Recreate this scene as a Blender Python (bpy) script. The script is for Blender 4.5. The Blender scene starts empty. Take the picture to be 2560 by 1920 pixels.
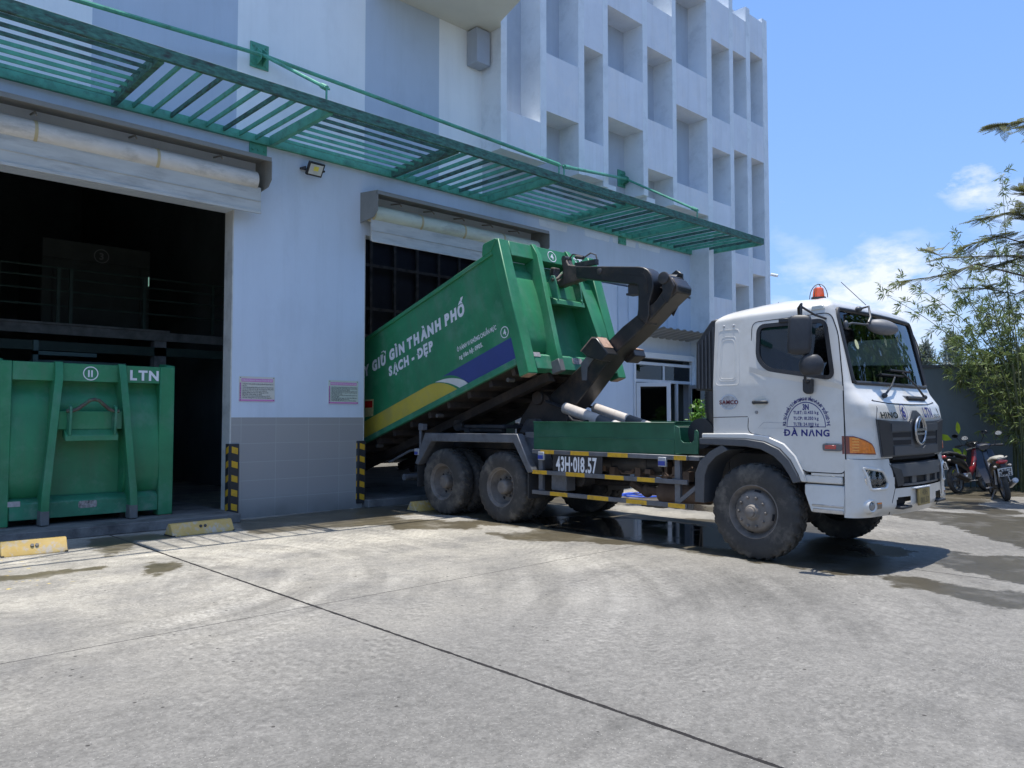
import bpy, bmesh, math, random
import numpy as np
from mathutils import Vector, Matrix, Euler
from math import sin, cos, pi, radians as R
random.seed(7)
SC = bpy.context.scene
COL = SC.collection
# ------------------------------------------------------------------ camera, world, sun, exposure
cam_d = bpy.data.cameras.new('camera'); cam = bpy.data.objects.new('camera', cam_d); COL.objects.link(cam)
cam_d.sensor_width = 36; cam_d.lens = 1940/2560*36; cam_d.clip_start = .05; cam_d.clip_end = 3000
YAW, PIT = R(46.33), R(2.47)
CAM = Vector((0, 0, 1.62))
fw = Vector((cos(YAW)*cos(PIT), sin(YAW)*cos(PIT), sin(PIT)))
rt = Vector((sin(YAW), -cos(YAW), 0)); up = rt.cross(fw)
cam.matrix_world = Matrix(((rt.x, up.x, -fw.x, CAM.x), (rt.y, up.y, -fw.y, CAM.y), (rt.z, up.z, -fw.z, CAM.z), (0, 0, 0, 1)))
SC.camera = cam
SUN_DIR = Vector((0.0, 0.038, 1)).normalized()
sd = bpy.data.lights.new('sun', 'SUN'); sd.energy = 3.0; sd.angle = R(.55); sd.color = (1, .965, .9)
sun = bpy.data.objects.new('sun', sd); COL.objects.link(sun); sun.location = (0, 0, 30)
sun.rotation_euler = SUN_DIR.to_track_quat('Z', 'Y').to_euler()
SC.view_settings.view_transform = 'Standard'; SC.view_settings.look = 'None'
SC.view_settings.exposure = 0.97; SC.view_settings.gamma = 1; SC.view_settings.use_curve_mapping = False
wd = bpy.data.worlds.new('World'); SC.world = wd; wd.use_nodes = True
def build_world():
    nt = wd.node_tree; N = nt.nodes; L = nt.links; N.clear()
    out = N.new('ShaderNodeOutputWorld'); bg = N.new('ShaderNodeBackground'); L.new(bg.outputs[0], out.inputs[0])
    sky = N.new('ShaderNodeTexSky'); sky.sky_type = 'NISHITA'; sky.sun_disc = False
    sky.sun_elevation = R(87.5); sky.sun_rotation = 0; sky.altitude = 0; sky.air_density = 1.0; sky.dust_density = .6; sky.ozone_density = 1.3
    bg.inputs[1].default_value = .15
    tc = N.new('ShaderNodeTexCoord')
    def math_(op, a, b=None, c=None, clamp=False):
        n = N.new('ShaderNodeMath'); n.operation = op; n.use_clamp = clamp
        for i, v in enumerate((a, b, c)):
            if v is None: continue
            if isinstance(v, (int, float)): n.inputs[i].default_value = v
            else: L.new(v, n.inputs[i])
        return n.outputs[0]
    mp = N.new('ShaderNodeMapping'); mp.inputs['Scale'].default_value = (1, 1, 2.2); L.new(tc.outputs['Generated'], mp.inputs[0])
    no = N.new('ShaderNodeTexNoise'); no.inputs['Scale'].default_value = 7; no.inputs['Detail'].default_value = 9; no.inputs['Roughness'].default_value = .58
    L.new(mp.outputs[0], no.inputs['Vector'])
    nb = N.new('ShaderNodeTexNoise'); nb.inputs['Scale'].default_value = 2.2; nb.inputs['Detail'].default_value = 3; L.new(mp.outputs[0], nb.inputs['Vector'])
    sx = N.new('ShaderNodeSeparateXYZ'); L.new(tc.outputs['Generated'], sx.inputs[0])
    # low cumulus bank thinning out with height, a few separate clouds higher up
    band = math_('MULTIPLY', math_('SUBTRACT', .235, sx.outputs[2]), 2.6)
    band = math_('MINIMUM', math_('MAXIMUM', band, -.32), .03)
    dens = math_('ADD', math_('ADD', math_('MULTIPLY', no.outputs[0], .62), math_('MULTIPLY', nb.outputs[0], .4)), band)
    def blob(d, rad, amp):
        global _
        v = Vector(d).normalized()
        dot = N.new('ShaderNodeVectorMath'); dot.operation = 'DOT_PRODUCT'; L.new(tc.outputs['Generated'], dot.inputs[0]); dot.inputs[1].default_value = v
        k = 1-cos(rad)
        t = math_('DIVIDE', math_('SUBTRACT', dot.outputs['Value'], 1-k), k)
        return math_('MULTIPLY', math_('MAXIMUM', t, 0.0), amp)
    n2 = N.new('ShaderNodeTexNoise'); n2.inputs['Scale'].default_value = 16; n2.inputs['Detail'].default_value = 8; n2.inputs['Roughness'].default_value = .62; L.new(mp.outputs[0], n2.inputs['Vector'])
    rag = math_('MAXIMUM', math_('MULTIPLY', math_('SUBTRACT', n2.outputs[0], .34), 3.2), 0.0)
    for d, rad, amp in CLOUDS: dens = math_('ADD', dens, math_('MULTIPLY', blob(d, rad, amp), rag))
    m = math_('MULTIPLY', math_('SUBTRACT', dens, .56), 3.0, clamp=True)
    m = math_('MULTIPLY', m, .85)
    cl = N.new('ShaderNodeMix'); cl.data_type = 'RGBA'; L.new(m, cl.inputs[0])
    # lift the sky a little towards the hazy summer blue of the coast
    sc = N.new('ShaderNodeMix'); sc.data_type = 'RGBA'; L.new(math_('SUBTRACT', .82, math_('MULTIPLY', math_('MAXIMUM', math_('SUBTRACT', sx.outputs[2], .6), 0.0), 2.05)), sc.inputs[0]); L.new(sky.outputs[0], sc.inputs[6])
    zr = N.new('ShaderNodeMapRange'); zr.inputs[1].default_value = 0; zr.inputs[2].default_value = .55; L.new(sx.outputs[2], zr.inputs[0]); zc = N.new('ShaderNodeMix'); zc.data_type = 'RGBA'; L.new(zr.outputs[0], zc.inputs[0]); zc.inputs[6].default_value = (1.0, 1.85, 3.5, 1); zc.inputs[7].default_value = (.64, 1.38, 3.25, 1); L.new(zc.outputs[2], sc.inputs[7])
    L.new(sc.outputs[2], cl.inputs[6]); cl.inputs[7].default_value = (3.5, 3.65, 3.95, 1)
    L.new(cl.outputs[2], bg.inputs[0])
def pdir(px, py): return fw+rt*((px-1280)/1940)-up*((py-960)/1940)
CLOUDS = [(pdir(2205, 775), .085, .5), (pdir(2430, 452), .036, .45), (pdir(2530, 490), .03, .2), (pdir(1860, 10), .05, .34),
          (pdir(1958, 508), .012, .34), (pdir(2350, 455), .02, .22), (pdir(2000, 720), .06, .2), (pdir(2230, 660), .05, .18)]
build_world()
SC.render.engine = 'CYCLES'; SC.render.resolution_x = 1024; SC.render.resolution_y = 768
SC.cycles.max_bounces = 7; SC.cycles.diffuse_bounces = 4; SC.cycles.transparent_max_bounces = 10
def at(px, py, depth):        # point seen at a photo pixel, at a distance along the view axis: used to measure trees
    d = pdir(px, py); return CAM+d*depth

# ------------------------------------------------------------------ materials
MATS = {}
def mat(name, col, rough=.6, metal=0, var=.12, scale=3, dirt=None, dirt_amt=0, dirt_scale=1.5, bump=0, bscale=40, col2=None, coat=0, stretch=None, spec=None, emit=None, streak=None):
    if name in MATS: return MATS[name]
    m = bpy.data.materials.new(name); m.use_nodes = True; MATS[name] = m
    nt = m.node_tree; N = nt.nodes; L = nt.links; b = N['Principled BSDF']
    b.inputs['Roughness'].default_value = rough; b.inputs['Metallic'].default_value = metal
    if coat: b.inputs['Coat Weight'].default_value = coat; b.inputs['Coat Roughness'].default_value = .08
    if spec is not None: b.inputs['Specular IOR Level'].default_value = spec
    tc = N.new('ShaderNodeTexCoord'); src = tc.outputs['Object']
    if stretch:
        mp = N.new('ShaderNodeMapping'); mp.inputs['Scale'].default_value = stretch; L.new(src, mp.inputs[0]); src = mp.outputs[0]
    n1 = N.new('ShaderNodeTexNoise'); n1.inputs['Scale'].default_value = scale; n1.inputs['Detail'].default_value = 6; n1.inputs['Roughness'].default_value = .6; L.new(src, n1.inputs['Vector'])
    mr = N.new('ShaderNodeMapRange'); mr.inputs[1].default_value = .3; mr.inputs[2].default_value = .7; L.new(n1.outputs[0], mr.inputs[0])
    mx = N.new('ShaderNodeMix'); mx.data_type = 'RGBA'; L.new(mr.outputs[0], mx.inputs[0])
    c = Vector(col)
    lo = c*(1-var); hi = (Vector(col2) if col2 else c*(1+var))
    mx.inputs[6].default_value = (*lo, 1); mx.inputs[7].default_value = (*[min(.9, v) for v in hi], 1)
    o = mx.outputs[2]
    if dirt:
        n2 = N.new('ShaderNodeTexNoise'); n2.inputs['Scale'].default_value = dirt_scale; n2.inputs['Detail'].default_value = 8; n2.inputs['Roughness'].default_value = .68; L.new(src, n2.inputs['Vector'])
        m2 = N.new('ShaderNodeMapRange'); m2.inputs[1].default_value = .5; m2.inputs[2].default_value = .68; m2.inputs[4].default_value = dirt_amt; L.new(n2.outputs[0], m2.inputs[0])
        md = N.new('ShaderNodeMix'); md.data_type = 'RGBA'; L.new(m2.outputs[0], md.inputs[0]); L.new(o, md.inputs[6]); md.inputs[7].default_value = (*dirt, 1); o = md.outputs[2]
    if streak:
        mp2 = N.new('ShaderNodeMapping'); mp2.inputs['Scale'].default_value = (4.5, 4.5, .28); L.new(tc.outputs['Object'], mp2.inputs[0])
        n4 = N.new('ShaderNodeTexNoise'); n4.inputs['Scale'].default_value = 1; n4.inputs['Detail'].default_value = 7; n4.inputs['Roughness'].default_value = .7; L.new(mp2.outputs[0], n4.inputs['Vector'])
        m4 = N.new('ShaderNodeMapRange'); m4.inputs[1].default_value = .5; m4.inputs[2].default_value = .78; m4.inputs[4].default_value = streak[3]; L.new(n4.outputs[0], m4.inputs[0])
        ms = N.new('ShaderNodeMix'); ms.data_type = 'RGBA'; L.new(m4.outputs[0], ms.inputs[0]); L.new(o, ms.inputs[6]); ms.inputs[7].default_value = (*streak[:3], 1); o = ms.outputs[2]
    L.new(o, b.inputs['Base Color'])
    rr = N.new('ShaderNodeMapRange'); rr.inputs[3].default_value = max(0, rough-.08); rr.inputs[4].default_value = min(1, rough+.1); L.new(n1.outputs[0], rr.inputs[0]); L.new(rr.outputs[0], b.inputs['Roughness'])
    if bump:
        n3 = N.new('ShaderNodeTexNoise'); n3.inputs['Scale'].default_value = bscale; n3.inputs['Detail'].default_value = 4; L.new(src, n3.inputs['Vector'])
        bp = N.new('ShaderNodeBump'); bp.inputs['Strength'].default_value = bump; bp.inputs['Distance'].default_value = .01; L.new(n3.outputs[0], bp.inputs['Height']); L.new(bp.outputs[0], b.inputs['Normal'])
    if emit:
        b.inputs['Emission Color'].default_value = (*emit[:3], 1); b.inputs['Emission Strength'].default_value = emit[3]
    return m
def glass(name, tint, op, rough=.02):
    # clear pane: tinted see-through glass under a fresnel reflection
    if name in MATS: return MATS[name]
    m = bpy.data.materials.new(name); m.use_nodes = True; MATS[name] = m
    nt = m.node_tree; N = nt.nodes; L = nt.links; N.clear()
    out = N.new('ShaderNodeOutputMaterial'); tr = N.new('ShaderNodeBsdfTransparent'); tr.inputs[0].default_value = (*tint, 1)
    gl = N.new('ShaderNodeBsdfGlossy'); gl.inputs['Roughness'].default_value = rough; gl.inputs[0].default_value = (.9, .95, 1, 1)
    fr = N.new('ShaderNodeFresnel'); fr.inputs[0].default_value = 1.5
    ad = N.new('ShaderNodeMath'); ad.operation = 'ADD'; ad.inputs[1].default_value = op; ad.use_clamp = True; L.new(fr.outputs[0], ad.inputs[0])
    mx = N.new('ShaderNodeMixShader'); L.new(ad.outputs[0], mx.inputs[0]); L.new(tr.outputs[0], mx.inputs[1]); L.new(gl.outputs[0], mx.inputs[2]); L.new(mx.outputs[0], out.inputs[0])
    return m

# ------------------------------------------------------------------ mesh helpers
class MB:
    def __init__(s): s.v = []; s.f = []; s.mi = []; s.m = 0; s.mats = []
    def use(s, m):
        if m not in s.mats: s.mats.append(m)
        s.m = s.mats.index(m); return s
    def add(s, vs, fs):
        o = len(s.v); s.v += [tuple(v) for v in vs]; s.f += [tuple(i+o for i in f) for f in fs]; s.mi += [s.m]*len(fs); return s
    def box(s, x0, x1, y0, y1, z0, z1):
        return s.add([(x0, y0, z0), (x1, y0, z0), (x1, y1, z0), (x0, y1, z0), (x0, y0, z1), (x1, y0, z1), (x1, y1, z1), (x0, y1, z1)],
                     [(0, 3, 2, 1), (4, 5, 6, 7), (0, 1, 5, 4), (1, 2, 6, 5), (2, 3, 7, 6), (3, 0, 4, 7)])
    def obox(s, c, ax, ay, az, hx, hy, hz):
        c = Vector(c); ax = Vector(ax).normalized()*hx; ay = Vector(ay).normalized()*hy; az = Vector(az).normalized()*hz
        P = [c+ax*i+ay*j+az*k for k in (-1, 1) for j in (-1, 1) for i in (-1, 1)]
        return s.add(P, [(0, 2, 3, 1), (4, 5, 7, 6), (0, 1, 5, 4), (1, 3, 7, 5), (3, 2, 6, 7), (2, 0, 4, 6)])
    def bar(s, p, q, w, h=None, upv=(0, 0, 1)):
        h = h or w; p = Vector(p); q = Vector(q); d = q-p; L = d.length; d.normalize(); u = Vector(upv)
        if abs(d.dot(u)) > .98: u = Vector((1, 0, 0))
        sx = d.cross(u).normalized(); uz = sx.cross(d)
        return s.obox((p+q)/2, d, sx, uz, L/2, w/2, h/2)
    def prism(s, poly, ax, a0, a1):      # polygon in the plane normal to axis ax (0 x: (y,z); 1 y: (x,z); 2 z: (x,y)), from a0 to a1
        def mk(p, a): return (a, p[0], p[1]) if ax == 0 else ((p[0], a, p[1]) if ax == 1 else (p[0], p[1], a))
        n = len(poly); V = [mk(p, a0) for p in poly]+[mk(p, a1) for p in poly]
        F = [tuple(range(n)), tuple(range(2*n-1, n-1, -1))]+[(i, i+n, (i+1) % n+n, (i+1) % n) for i in range(n)]
        return s.add(V, F)
    def tube(s, pts, r, n=8, cap=True, r2=None):
        pts = [Vector(p) for p in pts]; m = len(pts); rings = []
        prev = None
        for i, p in enumerate(pts):
            d = (pts[min(i+1, m-1)]-pts[max(i-1, 0)]).normalized()
            if prev is None:
                u = Vector((0, 0, 1)) if abs(d.z) < .9 else Vector((1, 0, 0)); a = d.cross(u).normalized()
            else:
                a = (prev-d*prev.dot(d)).normalized()
            prev = a; b = d.cross(a)
            rr = r if r2 is None else r+(r2-r)*i/(m-1)
            rings.append([p+(a*cos(2*pi*k/n)+b*sin(2*pi*k/n))*rr for k in range(n)])
        V = [v for q in rings for v in q]
        F = [(i*n+k, i*n+(k+1) % n, (i+1)*n+(k+1) % n, (i+1)*n+k) for i in range(m-1) for k in range(n)]
        if cap: F += [tuple(range(n-1, -1, -1)), tuple((m-1)*n+k for k in range(n))]
        return s.add(V, F)
    def lathe(s, prof, c, ax='x', n=32, sgn=1, close=False, cap=True):      # prof: (axial, radius)
        c = Vector(c); V = []
        for a, r in prof:
            for k in range(n):
                t = 2*pi*k/n; u = cos(t)*r; w = sin(t)*r; a_ = a*sgn
                V.append(c+Vector((a_, u, w)) if ax == 'x' else (c+Vector((u, a_, w)) if ax == 'y' else c+Vector((u, w, a_))))
        m = len(prof)
        F = [(i*n+k, i*n+(k+1) % n, (i+1)*n+(k+1) % n, (i+1)*n+k) for i in range(m-1) for k in range(n)]
        if not close:
            if cap: F += [tuple(range(n)), tuple((m-1)*n+k for k in range(n))]
        else: F += [((m-1)*n+k, (m-1)*n+(k+1) % n, (k+1) % n, k) for k in range(n)]
        return s.add(V, F)
    def ball(s, c, rx, ry=None, rz=None, nu=16, nv=10):
        ry = ry or rx; rz = rz or rx; c = Vector(c); V = [c+Vector((0, 0, -rz))]
        for j in range(1, nv):
            p = -pi/2+pi*j/nv
            for i in range(nu): V.append(c+Vector((rx*cos(p)*cos(2*pi*i/nu), ry*cos(p)*sin(2*pi*i/nu), rz*sin(p))))
        V.append(c+Vector((0, 0, rz))); F = [(0, 1+(i+1) % nu, 1+i) for i in range(nu)]
        for j in range(nv-2):
            for i in range(nu): a = 1+j*nu; F.append((a+i, a+(i+1) % nu, a+nu+(i+1) % nu, a+nu+i))
        a = 1+(nv-2)*nu; F += [(a+i, a+(i+1) % nu, len(V)-1) for i in range(nu)]
        return s.add(V, F)
    def grid(s, rows):       # rows of equal length
        n = len(rows[0]); V = [p for r in rows for p in r]
        return s.add(V, [(j*n+i, j*n+i+1, (j+1)*n+i+1, (j+1)*n+i) for j in range(len(rows)-1) for i in range(n-1)])
    def xf(s, M, start=0):
        s.v = s.v[:start]+[tuple(M @ Vector(v)) for v in s.v[start:]]; return s
ORG = {}
def obj(name, mb, m, parent=None, bevel=0, smooth=35, recalc=True, seg=1):
    me = bpy.data.meshes.new(name)
    org = ORG.get(parent.name, Vector()) if parent else Vector()
    V = [(v[0]-org.x, v[1]-org.y, v[2]-org.z) for v in mb.v] if org.length else mb.v
    me.from_pydata(V, [], mb.f)
    ms = mb.mats if mb.mats else [m]
    for q in ms: me.materials.append(q)
    if mb.mats: me.polygons.foreach_set('material_index', mb.mi)
    bm = bmesh.new(); bm.from_mesh(me)
    if recalc: bmesh.ops.recalc_face_normals(bm, faces=bm.faces)
    if smooth:
        a = R(smooth)
        for f in bm.faces: f.smooth = True
        for e in bm.edges:
            e.smooth = len(e.link_faces) == 2 and e.calc_face_angle(4) < a
    bm.to_mesh(me); bm.free(); me.update()
    o = bpy.data.objects.new(name, me); COL.objects.link(o)
    if parent: o.parent = parent; ORG[o.name] = org
    if bevel:
        b = o.modifiers.new('bevel', 'BEVEL'); b.width = bevel; b.segments = seg; b.limit_method = 'ANGLE'; b.angle_limit = R(40); b.use_clamp_overlap = True
    return o
def tag(o, label, cat, group=None, kind=None):
    if label: o['label'] = label
    if cat: o['category'] = cat
    if group: o['group'] = group
    if kind: o['kind'] = kind
    return o
def root(name, loc, label, cat, group=None, rot=0):
    o = bpy.data.objects.new(name, None); COL.objects.link(o); o.location = loc; o.rotation_euler = (0, 0, rot); o.empty_display_size = .3
    ORG[o.name] = Vector(loc) if not rot else Vector()
    return tag(o, label, cat, group)
def solo(name, mb, m, loc, label, cat, group=None, **k):        # a thing that is one mesh, origin at its base
    L = Vector(loc); mb.v = [(v[0]-L.x, v[1]-L.y, v[2]-L.z) for v in mb.v]
    o = obj(name, mb, m, None, **k); o.location = L; return tag(o, label, cat, group)
def structure(name, mb, m, **k): return tag(obj(name, mb, m, **k), None, None, kind='structure')
def copy_tree(o, dx=(0, 0, 0), parent=None):
    c = o.copy(); COL.objects.link(c)
    if parent: c.parent = parent
    else: c.location = Vector(o.location)+Vector(dx)
    for ch in list(o.children): copy_tree(ch, parent=c)
    return c
GLYPH = {}
def raw_text(body, size, bold, shear):
    cu = bpy.data.curves.new('txt', 'FONT'); cu.body = body; cu.size = size; cu.align_x = 'LEFT'; cu.align_y = 'BOTTOM_BASELINE'; cu.offset = bold; cu.shear = shear; cu.resolution_u = 3
    o = bpy.data.objects.new('txt', cu); COL.objects.link(o)
    dg = bpy.context.evaluated_depsgraph_get(); me = bpy.data.meshes.new_from_object(o.evaluated_get(dg))
    r = ([(v.co.x, v.co.y) for v in me.vertices], [tuple(p.vertices) for p in me.polygons])
    bpy.data.objects.remove(o); bpy.data.curves.remove(cu); bpy.data.meshes.remove(me)
    return r
def text_mb(body, size=1, bold=.022, align='CENTER', shear=0, sx=1, spacing=1):
    # letters laid out one by one so heavy strokes never merge; bold is in letter heights
    mb = MB(); x = 0
    for ch in body:
        if ch == ' ': x += .30*size; continue
        g = (ch, bold, shear)
        if g not in GLYPH:
            base = 'D' if ch == 'Đ' else ch
            V, F = raw_text(base, 1, bold, shear); xs = [v[0] for v in V]; x0 = min(xs); V = [(v[0]-x0, v[1]) for v in V]; w_ = max(xs)-x0
            if ch == 'Đ':
                n = len(V); h = .31; V = [(v[0]+.10, v[1]) for v in V]+[(.0+shear*h, h), (.38+shear*h, h), (.38+shear*h, h+.085), (.0+shear*h, h+.085)]; F = F+[(n, n+1, n+2, n+3)]; w_ += .10
            GLYPH[g] = (V, F, w_)
        V, F, w_ = GLYPH[g]
        if ch in '.:·': x += .02*size
        mb.add([(x+v[0]*size, (v[1]-.36)*size, 0) for v in V], F); x += (w_+(.13 if ch in '1Il' else .088)*spacing)*size
    off = {'CENTER': -(x-.075*size)/2, 'LEFT': 0}[align]
    mb.v = [((v[0]+off)*sx, v[1], 0) for v in mb.v]
    return mb
def place(mb, o, ex, ey):       # lay a flat mesh (x,y) at o with axes ex, ey
    o = Vector(o); ex = Vector(ex); ey = Vector(ey); mb.v = [tuple(o+ex*v[0]+ey*v[1]) for v in mb.v]; return mb
def ring2d(r0, r1, n=40, sy=1):
    mb = MB(); V = [(cos(2*pi*i/n)*r, sin(2*pi*i/n)*r*sy, 0) for r in (r0, r1) for i in range(n)]
    return mb.add(V, [(i, (i+1) % n, (i+1) % n+n, i+n) for i in range(n)])
def disc2d(r, n=40, sy=1):
    mb = MB(); return mb.add([(cos(2*pi*i/n)*r, sin(2*pi*i/n)*r*sy, 0) for i in range(n)], [tuple(range(n))])
def join(*ms):
    r = MB()
    for m in ms: r.add(m.v, m.f)
    return r
def rounded(poly, r, n=5):
    out = []; m = len(poly)
    for i in range(m):
        p0, p, p1 = Vector(poly[i-1]), Vector(poly[i]), Vector(poly[(i+1) % m])
        a = (p0-p); b = (p1-p); rr = min(r, a.length*.45, b.length*.45); A = p+a.normalized()*rr; B = p+b.normalized()*rr
        for k in range(n+1):
            t = k/n; out.append(tuple(A*(1-t)**2+p*2*t*(1-t)+B*t*t))
    return out
def offset_poly(poly, d):
    m = len(poly); out = []
    ar = sum(poly[i-1][0]*poly[i][1]-poly[i][0]*poly[i-1][1] for i in range(m))
    s = 1 if ar > 0 else -1
    for i in range(m):
        p0, p, p1 = Vector(poly[i-1]), Vector(poly[i]), Vector(poly[(i+1) % m])
        t = ((p1-p).normalized()+(p-p0).normalized()).normalized(); out.append((p.x+t.y*d*s, p.y-t.x*d*s))
    return out
def inside(p, poly):
    c = False; n = len(poly)
    for i in range(n):
        a, b = poly[i-1], poly[i]
        if (a[1] > p[1]) != (b[1] > p[1]) and p[0] < (b[0]-a[0])*(p[1]-a[1])/(b[1]-a[1])+a[0]: c = not c
    return c

# colours
WHITE = mat('cab_white_paint', (.64, .62, .57), .3, var=.03, dirt=(.44, .40, .33), dirt_amt=.3, dirt_scale=2.6, coat=.5)
GREEN = mat('container_green_paint', (.025, .205, .085), .5, var=.18, streak=(.075, .16, .09, .55), scale=2.2, dirt=(.11, .26, .17), dirt_amt=.55, dirt_scale=1.8, bump=.9, bscale=2.6)
GREEND = mat('green_paint_worn', (.07, .25, .15), .55, var=.25, scale=3, dirt=(.24, .24, .18), dirt_amt=.75, dirt_scale=3.5, bump=.15)
TEAL = mat('canopy_green_paint', (.085, .35, .235), .5, var=.2, scale=5, dirt=(.03, .05, .045), dirt_amt=.45, dirt_scale=7)
TEALD = mat('canopy_weathered_paint', (.05, .15, .115), .7, var=.5, scale=9, dirt=(.035, .03, .028), dirt_amt=.9, dirt_scale=5, stretch=(1, 1, 3))
STEEL = mat('dark_chassis_steel', (.035, .034, .036), .5, var=.3, scale=5, dirt=(.13, .105, .08), dirt_amt=.5, dirt_scale=4, bump=.1)
ARM = mat('hook_arm_paint', (.022, .022, .023), .36, var=.25, scale=4, dirt=(.10, .07, .045), dirt_amt=.7, dirt_scale=2.6)
RUST = mat('rusty_bare_steel', (.42, .27, .19), .7, var=.25, scale=12, dirt=(.14, .08, .05), dirt_amt=.7, dirt_scale=9)
RUBBER = mat('tyre_rubber', (.05, .047, .043), .85, var=.25, scale=6, dirt=(.17, .15, .12), dirt_amt=.8, dirt_scale=3.0, bump=.3, bscale=60)
RIM = mat('dusty_rim_steel', (.17, .15, .13), .62, var=.25, scale=6, dirt=(.05, .045, .04), dirt_amt=.6, dirt_scale=5)
BLACK = mat('black_plastic', (.028, .029, .032), .48, var=.2, scale=20, bump=.08, bscale=120)
GREY = mat('grille_grey_plastic', (.072, .077, .084), .42, var=.1, scale=10)
SEAM = mat('seam_black', (.008, .008, .01), .7, var=.1)
CHROME = mat('chrome', (.8, .8, .8), .1, 1, var=.04)
STEELG = mat('grey_frame_paint', (.125, .13, .14), .42, var=.2, scale=4, dirt=(.05, .045, .04), dirt_amt=.5, dirt_scale=6)
LETW = mat('white_lettering', (.72, .73, .74), .5, var=.05, scale=30)
LETB = mat('blue_lettering', (.012, .014, .16), .45, var=.05)
YEL = mat('yellow_reflective_tape', (.62, .36, .02), .45, var=.12, scale=14, dirt=(.18, .13, .07), dirt_amt=.45, dirt_scale=9)
AMBER = mat('amber_lens', (.75, .19, .01), .16, var=.25, scale=45, coat=1)
REDL = mat('red_lens', (.42, .02, .015), .2, var=.15, coat=1)

# ------------------------------------------------------------------ ground
WET = {
'main':[(5.23,11.89),(6.11,11.93),(7.78,12.08),(8.83,11.61),(10.91,11.31),(12.08,10.96),(12.6,9.6),(14.2,9.9),(16.60,8.91),(13.59,6.71),(11.55,5.23),(10.60,4.71),(10.49,4.21),(10.49,3.76),(10.48,3.36),(10.34,2.98),(10.60,2.47),(10.50,2.29),(8.99,1.97),(8.91,2.36),(9.08,2.70),(9.40,3.08),(9.17,3.16),(8.49,3.21),(8.14,3.23),(8.06,3.73),(8.01,4.40),(8.04,4.92),(8.10,5.51),(7.98,6.15),(7.70,6.64),(7.49,7.02),(7.18,7.22),(7.20,7.86),(7.40,8.50),(6.91,9.09),(6.61,9.26),(6.65,9.73),(6.40,9.98),(5.84,10.16),(5.27,10.27),(4.85,10.26)],
'pud':[(2.96,9.09),(3.19,9.10),(3.42,8.78),(3.20,8.46),(2.95,8.35),(2.90,8.60)],
'nearblk':[(2.95,11.40),(3.62,11.48),(4.08,11.10),(4.01,10.71),(3.56,10.81),(3.32,10.35),(2.92,9.88),(2.94,10.55),(2.90,11.00)],
'r1':[(8.29,3.17),(8.55,3.03),(8.53,2.80),(8.37,2.49),(8.41,2.16),(8.52,1.87),(7.70,1.69),(7.70,2.04),(7.73,2.47),(7.88,2.83)],
'r2':[(13.76,5.38),(14.56,4.94),(14.72,4.23),(14.85,3.45),(14.66,3.08),(10.86,2.29),(11.24,2.62),(11.63,2.98),(12.31,3.55),(13.13,4.22),(13.28,4.87)],
'r3':[(19.72,6.68),(21.50,4.98),(19.01,4.12),(17.96,4.58),(16.29,4.48),(15.38,3.46),(14.80,3.78),(15.13,4.48),(15.07,5.11),(16.27,5.66)],
'tread':[(1.62,9.48),(1.94,9.34),(2.31,9.34),(2.67,9.24),(2.56,9.10),(2.13,9.05),(1.81,9.03),(1.54,9.03)]}
DRY = {
'dry1':[(7.54,10.57),(7.89,10.60),(8.30,9.84),(8.16,9.29),(7.71,9.52),(7.52,9.90),(7.38,10.23)],
'dry2':[(7.76,8.91),(8.12,8.33),(8.07,7.87),(7.48,8.00),(7.44,8.46)],
'dry3':[(11.40,9.15),(11.62,8.41),(11.68,7.77),(11.68,7.21),(10.86,6.71),(10.59,7.66),(10.77,8.64)]}
POOL = {'under':[(8.6,9.0),(9.6,8.6),(10.2,7.0),(10.0,5.4),(9.6,4.6),(8.7,4.9),(8.35,6.0),(8.25,7.2)], 'front':[(10.3,4.1),(10.15,3.5),(9.6,3.5),(9.3,3.8),(9.6,4.1)], 'ramp':[(11.2,9.0),(12.9,9.0),(12.6,8.0),(11.6,7.4)]}
def sdist(P, poly):
    d = np.full(len(P), 1e9); ins = np.zeros(len(P), bool); n = len(poly)
    for i in range(n):
        a = np.array(poly[i-1]); b = np.array(poly[i]); e = b-a; w = P-a
        t = np.clip((w@e)/(e@e), 0, 1); q = w-t[:, None]*e; d = np.minimum(d, np.hypot(q[:, 0], q[:, 1]))
        c = ((a[1] > P[:, 1]) != (b[1] > P[:, 1])); 
        with np.errstate(divide='ignore', invalid='ignore'): xx = (b[0]-a[0])*(P[:, 1]-a[1])/(b[1]-a[1])+a[0]
        ins ^= c & (P[:, 0] < xx)
    return np.where(ins, d, -d)
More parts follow.
